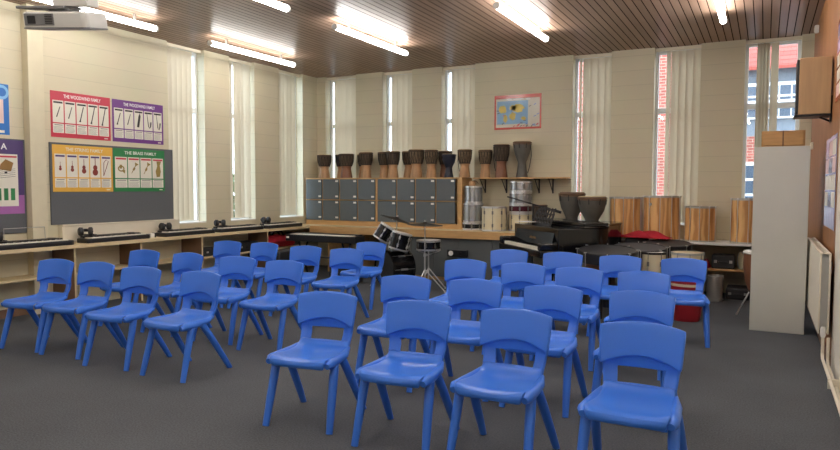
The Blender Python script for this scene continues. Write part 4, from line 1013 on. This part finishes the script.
# ------------------------------------------------------------------ stage piano in the corner
t = thing('stage_piano', 'long black stage piano on a stand in the room corner', 'keyboard', (-6.66, 9.30, 0))
MB().box(-0.72, 0.72, -0.15, 0.15, 0.62, 0.735).build('body', M['black'], t, 0.01)
MB().box(-0.68, 0.68, 0.02, 0.14, 0.735, 0.755).build('control_panel', M['dark_metal'], t, 0.004)
MB().box(-0.70, -0.64, -0.153, -0.15, 0.67, 0.70).build('white_sticker', M['white'], t)
k = MB()
for i in range(52): a = -0.62+i*1.24/52; k.box(a+0.0006, a+1.24/52-0.0006, -0.145, 0.01, 0.735, 0.746)
k.build('white_keys', M['key_white'], t)
for s in (-1, 1): MB().tube([(s*0.45, -0.13, 0.0), (s*0.45, 0.0, 0.35), (s*0.45, 0.13, 0.62)], 0.016, 8).tube([(s*0.45, 0.13, 0.0), (s*0.45, 0.0, 0.35), (s*0.45, -0.13, 0.62)], 0.016, 8).build('leg', M['black'], t)
MB().tube([(-0.45, 0, 0.35), (0.45, 0, 0.35)], 0.012, 8).build('stretcher', M['black'], t)
t = thing('amplifier', 'black amplifier box standing on the floor below the stage piano', 'amplifier', (-6.02, 9.0, 0), 0.2)
MB().box(-0.24, 0.24, -0.14, 0.14, 0.0, 0.44).build('cabinet_body', M['black'], t, 0.015)
MB().box(-0.21, 0.21, -0.145, -0.14, 0.04, 0.32).build('speaker_grille', M['black_cloth'], t)
MB().box(-0.21, 0.21, -0.145, -0.14, 0.345, 0.415).build('control_panel', M['drawer_wood'], t)
case((-7.1, 8.72, 0), 0.5, 0.3, 0.5, 'black upright case on the floor between bench and stage piano', rz=-PI/2)

# ------------------------------------------------------------------ grey cupboard, drawers, wall speaker, radiator
t = thing('tall_cupboard', 'tall plain pale grey cupboard standing beside the radiator', 'cupboard', (0.148, 8.08, 0))
MB().box(-0.262, 0.262, 0, 0.38, 0.0, 2.0).build('carcass', M['grey_cab'], t, 0.004)
MB().box(-0.25, 0.25, 0.38, 0.40, 0.05, 1.98).build('door', M['white'], t, 0.003)
MB().box(0.19, 0.21, 0.40, 0.425, 0.95, 1.1).build('handle', M['steel'], t)
t = thing('drawer_box', 'low oak box with two drawer fronts on top of the grey cupboard', 'drawers', (0.155, 8.10, 2.0))
MB().box(-0.205, 0.205, 0.02, 0.30, 0, 0.168).build('carcass', M['drawer_wood'], t, 0.002)
for s in (-1, 1):
    MB().box(s*0.098-0.092, s*0.098+0.092, 0.0, 0.02, 0.012, 0.156).build('drawer', M['drawer_wood'], t, 0.002)
MB().box(-0.006, 0.006, 0.012, 0.02, 0.0, 0.168).build('divider', M['brown'], t)
t = thing('wall_speaker', 'pale wood loudspeaker box on a bracket high on the boarded wall', 'speaker', (0.39, 7.5, 2.272))
MB().box(-0.125, 0.145, 0.0, 0.26, 0.0, 0.545).build('cabinet_body', M['speaker_wood'], t, 0.004)
MB().box(-0.148, -0.125, 0.012, 0.248, 0.012, 0.533).build('grille', M['black_cloth'], t, 0.004)
t = thing('speaker_bracket', 'dark shelf bracket under the wood loudspeaker', 'bracket', (XR, 7.5, 2.25))
MB().box(-0.32, -0.012, -0.01, 0.27, 0.0, 0.02).build('plate', M['dark_metal'], t, 0.003)
MB().box(-0.012, 0, 0.06, 0.20, -0.05, 0.20).build('wall_plate', M['dark_metal'], t, 0.002)
MB().tube([(-0.012, 0.13, -0.04), (-0.10, 0.13, 0.0)], 0.010, 6).build('strut', M['dark_metal'], t)
t = thing('radiator', 'cream double panel radiator on the boarded wall', 'radiator', (XR, 0, 0))
y0, y1, z0, z1 = 6.62, 8.72, 0.30, 1.00
MB().box(-0.115, -0.100, y0, y1, z0, z1).build('front_panel', M['radiator'], t, 0.006)
MB().box(-0.045, -0.030, y0, y1, z0, z1).build('rear_panel', M['radiator'], t, 0.006)
k = MB()
for i in range(60): yy = y0+0.03+i*(y1-y0-0.06)/59; k.box(-0.100, -0.045, yy-0.0015, yy+0.0015, z0+0.03, z1-0.03)
k.build('convector_fins', M['steel'], t)
k = MB().box(-0.100, -0.092, y0+0.01, y1-0.01, z1-0.012, z1-0.002).box(-0.054, -0.045, y0+0.01, y1-0.01, z1-0.012, z1-0.002)
for i in range(70): yy = y0+0.02+i*(y1-y0-0.04)/69; k.box(-0.100, -0.045, yy-0.004, yy+0.004, z1-0.010, z1-0.004)
k.build('top_grille', M['radiator'], t)
for yy in (6.9, 7.7, 8.4): MB().box(-0.030, -0.002, yy-0.02, yy+0.02, z1-0.2, z1-0.1).build('wall_hook', M['steel'], t)
v = MB().lathe([(0.016, 0), (0.022, 0.02), (0.022, 0.07), (0.015, 0.09)], 14, T((-0.075, y0-0.035, z0-0.02))).tube([(-0.075, y0-0.035, z0+0.02), (-0.075, y0+0.01, z0+0.02)], 0.011, 8).build('valve', M['white'], t)
t = thing('heating_pipe', 'pair of cream heating pipes running low along the wall to the radiator', 'pipe', (XR, 0, 0))
MB().tube([(-0.075, 6.585, 0.28), (-0.075, 6.582, 0.14), (-0.075, 6.53, 0.105), (-0.075, 2.2, 0.105)], 0.0125, 8).build('flow_pipe', M['radiator'], t)
MB().tube([(-0.035, 6.585, 0.28), (-0.035, 6.582, 0.10), (-0.035, 6.53, 0.06), (-0.035, 2.2, 0.06)], 0.0125, 8).build('return_pipe', M['radiator'], t)
for yy in (3.0, 4.5, 5.8): MB().box(-0.09, -0.002, yy-0.01, yy+0.01, 0.045, 0.12).build('pipe_clip', M['radiator'], t)
t = thing('wall_socket', 'small cream switch plate on the boarded wall behind the cupboard top', 'switch', (XR, 10.30, 2.12))
MB().box(-0.03, 0, -0.06, 0.06, -0.045, 0.045).build('plate', M['offwhite'], t, 0.006)
MB().box(-0.038, -0.03, -0.02, 0.02, -0.02, 0.02).build('rocker', M['offwhite'], t, 0.002)
t = thing('motion_detector', 'small white motion sensor near the ceiling on the boarded wall', 'sensor', (XR, 9.95, 3.58))
MB().box(-0.05, 0, -0.03, 0.03, -0.05, 0.05).build('sensor_body', M['white'], t, 0.012)
MB().box(-0.056, -0.05, -0.02, 0.02, -0.03, 0.015).build('lens', M['offwhite'], t, 0.002)
# posters on the boarded wall
def photo_poster(y_right, z0, W, H, label, border, seed):
    t = thing('picture_poster', label, 'poster', (XR-e, y_right+W, z0))
    MB().box(0, W, 0, H, 0, 0.002, RW).build('sheet', border, t)
    rn = random.Random(seed); cols = ['p_lilac', 'p_dark', 'card', 'p_lilac', 'p_pink', 'card']; nx, ny = 3, 5
    for j in range(ny):
        for i in range(nx):
            a = 0.03+i*(W-0.06)/nx; b = 0.03+j*(H-0.06)/ny
            MB().box(a+0.01, a+(W-0.06)/nx-0.01, b+0.01, b+(H-0.06)/ny-0.012, 0.002, 0.003, RW).build('photo_panel', M[rn.choice(cols)], t)
photo_poster(6.86, 1.18, 1.13, 0.86, 'glossy lilac and white photo poster above the radiator', M['p_lilac'], 2)
photo_poster(6.30, 2.33, 0.86, 0.72, 'pink edged photo poster high beside the loudspeaker bracket', M['p_mapred'], 5)

# ------------------------------------------------------------------ projector under the ceiling
t = thing('projector', 'white ceiling projector hanging on a pole with its bracket plate', 'projector', (-3.66, 2.54, HC), math.radians(26))
z = -1.185
k = [(-0.19, -0.11), (-0.165, -0.13), (0.165, -0.13), (0.19, -0.11), (0.19, 0.11), (0.165, 0.13), (-0.165, 0.13), (-0.19, 0.11)]
MB().prism(k, z-0.048, z+0.048).build('body', M['projector'], t, 0.012)
MB().prism([(x*1.004, y*1.004) for x, y in k], z-0.045, z-0.038).build('seam', M['projector_grey'], t)
MB().box(-0.17, 0.0, -0.133, -0.125, z-0.028, z+0.038).build('connector_panel', M['projector_grey'], t, 0.003)
MB().box(-0.15, -0.105, -0.136, -0.132, z-0.018, z+0.025).build('socket_recess', M['black'], t)
k = MB()
for i in range(6): k.box(-0.05, -0.008, -0.136, -0.131, z-0.018+i*0.009, z-0.013+i*0.009)
k.build('vent', M['black'], t)
MB().box(-0.23, 0.05, -0.10, 0.10, z+0.066, z+0.082).box(-0.06, 0.06, -0.06, 0.06, z+0.048, z+0.066).build('bracket_plate', M['projector_grey'], t, 0.004)
MB().box(-0.03, 0.17, -0.07, 0.07, z+0.082, z+0.13).build('arm_box', M['projector'], t, 0.004)
for o in KIDS(t): o.data.transform(T((0, 0, z+0.1)) @ RX(0.20) @ T((0, 0, -z-0.1)))
MB().tube([(0, 0, z+0.115), (0, 0, 0)], 0.025, 12).build('pole', M['projector'], t)
MB().box(-0.09, 0.09, -0.09, 0.09, -0.012, 0).build('ceiling_plate', M['projector'], t, 0.003)

# scrap on the carpet
o = MB().tube([(-0.02, 0, 0.003), (0.0, 0.006, 0.005), (0.03, 0, 0.003)], 0.005, 6).build('plastic_scrap', M['black'])
o.location = (-4.62, 2.55, 0.001); tag(o, 'tiny black scrap lying on the open carpet before the front chair row', 'scrap')

# ------------------------------------------------------------------ outside
struct('ground_outside', MB().box(-40, 30, -20, 60, -0.5, -0.35), M['paving'])
t = thing('brick_building', 'red brick building with grey upper storey and tiled roof across the yard', 'building', (0, 20, -0.35))
MB().box(-1.5, 12, 0, 8, 0, 3.3).build('lower_wall', M['brick'], t)
MB().box(-1.5, 12, 0.1, 8, 3.3, 5.1).build('upper_wall', M['cladding'], t)
MB().add([(-1.8, -0.35, 5.0), (12.4, -0.35, 5.0), (12.4, 4, 7.3), (-1.8, 4, 7.3), (-1.8, -0.35, 5.08), (12.4, -0.35, 5.08), (12.4, 4, 7.4), (-1.8, 4, 7.4), (-1.8, 8.3, 5.0), (12.4, 8.3, 5.0)],
         [(3, 2, 1, 0), (4, 5, 6, 7), (0, 1, 5, 4), (7, 6, 9, 8), (3, 7, 8), (2, 9, 6)]).build('roof', M['roof'], t)
for xx in (-0.8, 0.55, 1.9, 3.6):
    for zz, hh in ((0.9, 1.7), (3.75, 0.95)):
        f = MB()
        f.box(xx-0.6, xx+0.6, -0.03, 0.14, zz, zz+hh).build('window', M['frame'], t)
        f = KIDS(t)[-1]; p_ = MB()
        for i in range(4):
            for j in range(4 if hh > 1 else 2):
                nj = 4 if hh > 1 else 2
                p_.box(xx-0.56+i*0.285, xx-0.56+i*0.285+0.25, -0.04, -0.03, zz+0.05+j*(hh-0.06)/nj, zz+0.05+(j+0.82)*(hh-0.06)/nj)
        p_.build('pane', M['dark_glass'], f)
k = MB()
for zz in (4.28, 4.05): k.tube([(-1.4, -0.5, zz), (12, -0.5, zz)], 0.03, 6)
for i in range(10): k.tube([(-1.3+i*1.4, -0.5, 3.4), (-1.3+i*1.4, -0.5, 4.3)], 0.03, 6)
k.build('railing', M['white'], t)
t = thing('brick_wing', 'tall red brick wing seen past the blind behind the plywood drums', 'building', (-4.6, 18.2, -0.35))
MB().box(-1.6, 2.5, 0, 6, 0, 7.2).build('wall', M['brick'], t)
MB().box(-1.7, 2.6, -0.1, 6.1, 7.2, 7.4).build('parapet', M['cladding'], t)
for zz in (1.2, 4.2):
    f = MB().box(0.4, 1.4, -0.03, 0.1, zz, zz+1.5).build('window', M['frame'], t)
    MB().box(0.46, 0.88, -0.04, -0.03, zz+0.06, zz+1.44).box(0.92, 1.34, -0.04, -0.03, zz+0.06, zz+1.44).build('pane', M['dark_glass'], f)
def shrub(loc, r, h, label, seed):
    rn = random.Random(seed); t = thing('garden_shrub', label, 'shrub', loc, 0, 'shrubs outside the side windows')
    k = MB()
    for i in range(700):
        a, b_ = rn.uniform(0, 2*PI), math.acos(rn.uniform(-1, 1)); q = rn.uniform(0.5, 1)**0.5
        p = Vector((r*q*math.sin(b_)*math.cos(a), r*q*math.sin(b_)*math.sin(a), h*0.55 + h*0.45*q*math.cos(b_)))
        mx = T(p) @ RZ(rn.uniform(0, 6)) @ RX(rn.uniform(0, 3)); s_ = 0.11
        k.add([(-s_*0.5, -s_, 0), (s_*0.5, -s_, 0), (s_*0.6, 0.2*s_, 0.02), (0, s_*1.2, 0), (-s_*0.6, 0.2*s_, 0.02)], [(0, 1, 2, 3, 4)], mx)
    k.build('foliage', M['leaf'], t)
    MB().tube([(0, 0, 0), (0.05, 0, h*0.3), (0, 0.05, h*0.7)], [0.05, 0.04, 0.02], 8).build('stem', M['bark'], t)
shrub((-10.6, 11.2, -0.35), 0.9, 2.2, 'green shrub outside, showing past the middle side blind', 1)
shrub((-11.2, 13.6, -0.35), 1.1, 2.4, 'green shrub outside, showing past the blind next to the corner', 2)
shrub((-11.6, 9.2, -0.35), 0.8, 1.5, 'low green shrub outside the window beside the noticeboard', 3)

# ------------------------------------------------------------------ sky, camera, view
wd = bpy.data.worlds.new('overcast_sky'); scene.world = wd; wd.use_nodes = True
nt = wd.node_tree; bg = nt.nodes['Background']
tc = nt.nodes.new('ShaderNodeTexCoord'); sp = nt.nodes.new('ShaderNodeSeparateXYZ'); r = nt.nodes.new('ShaderNodeValToRGB')
nt.links.new(tc.outputs['Generated'], sp.inputs[0]); nt.links.new(sp.outputs['Z'], r.inputs['Fac'])
r.color_ramp.elements[0].color = (0.78, 0.87, 1.0, 1); r.color_ramp.elements[1].color = (0.66, 0.80, 1.0, 1)
nt.links.new(r.outputs['Color'], bg.inputs['Color']); bg.inputs['Strength'].default_value = 5.0

cam = bpy.data.cameras.new('camera'); co = bpy.data.objects.new('camera', cam); COL.objects.link(co)
cam.sensor_width = 36; cam.lens = 36*664.376/840; cam.clip_start = 0.05; cam.clip_end = 200
r_ = Vector((0.88764647, 0.46051447, 0.00318776)); u_ = Vector((-0.02876861, 0.04854067, 0.99840682)); f_ = Vector((-0.45962605, 0.88632399, -0.05633531))
mw = Matrix.Identity(4)
for i in range(3): mw[i][0] = r_[i]; mw[i][1] = u_[i]; mw[i][2] = -f_[i]
mw[2][3] = 1.55
co.matrix_world = mw
scene.camera = co
vs_ = scene.view_settings
vs_.view_transform = 'Standard'; vs_.look = 'None'; vs_.gamma = 1.0; vs_.use_curve_mapping = False; vs_.exposure = 0.38
scene.cycles.max_bounces = 8; scene.cycles.diffuse_bounces = 5; scene.cycles.transparent_max_bounces = 12
scene.cycles.sample_clamp_indirect = 6.0
scene.cycles.use_denoising = True
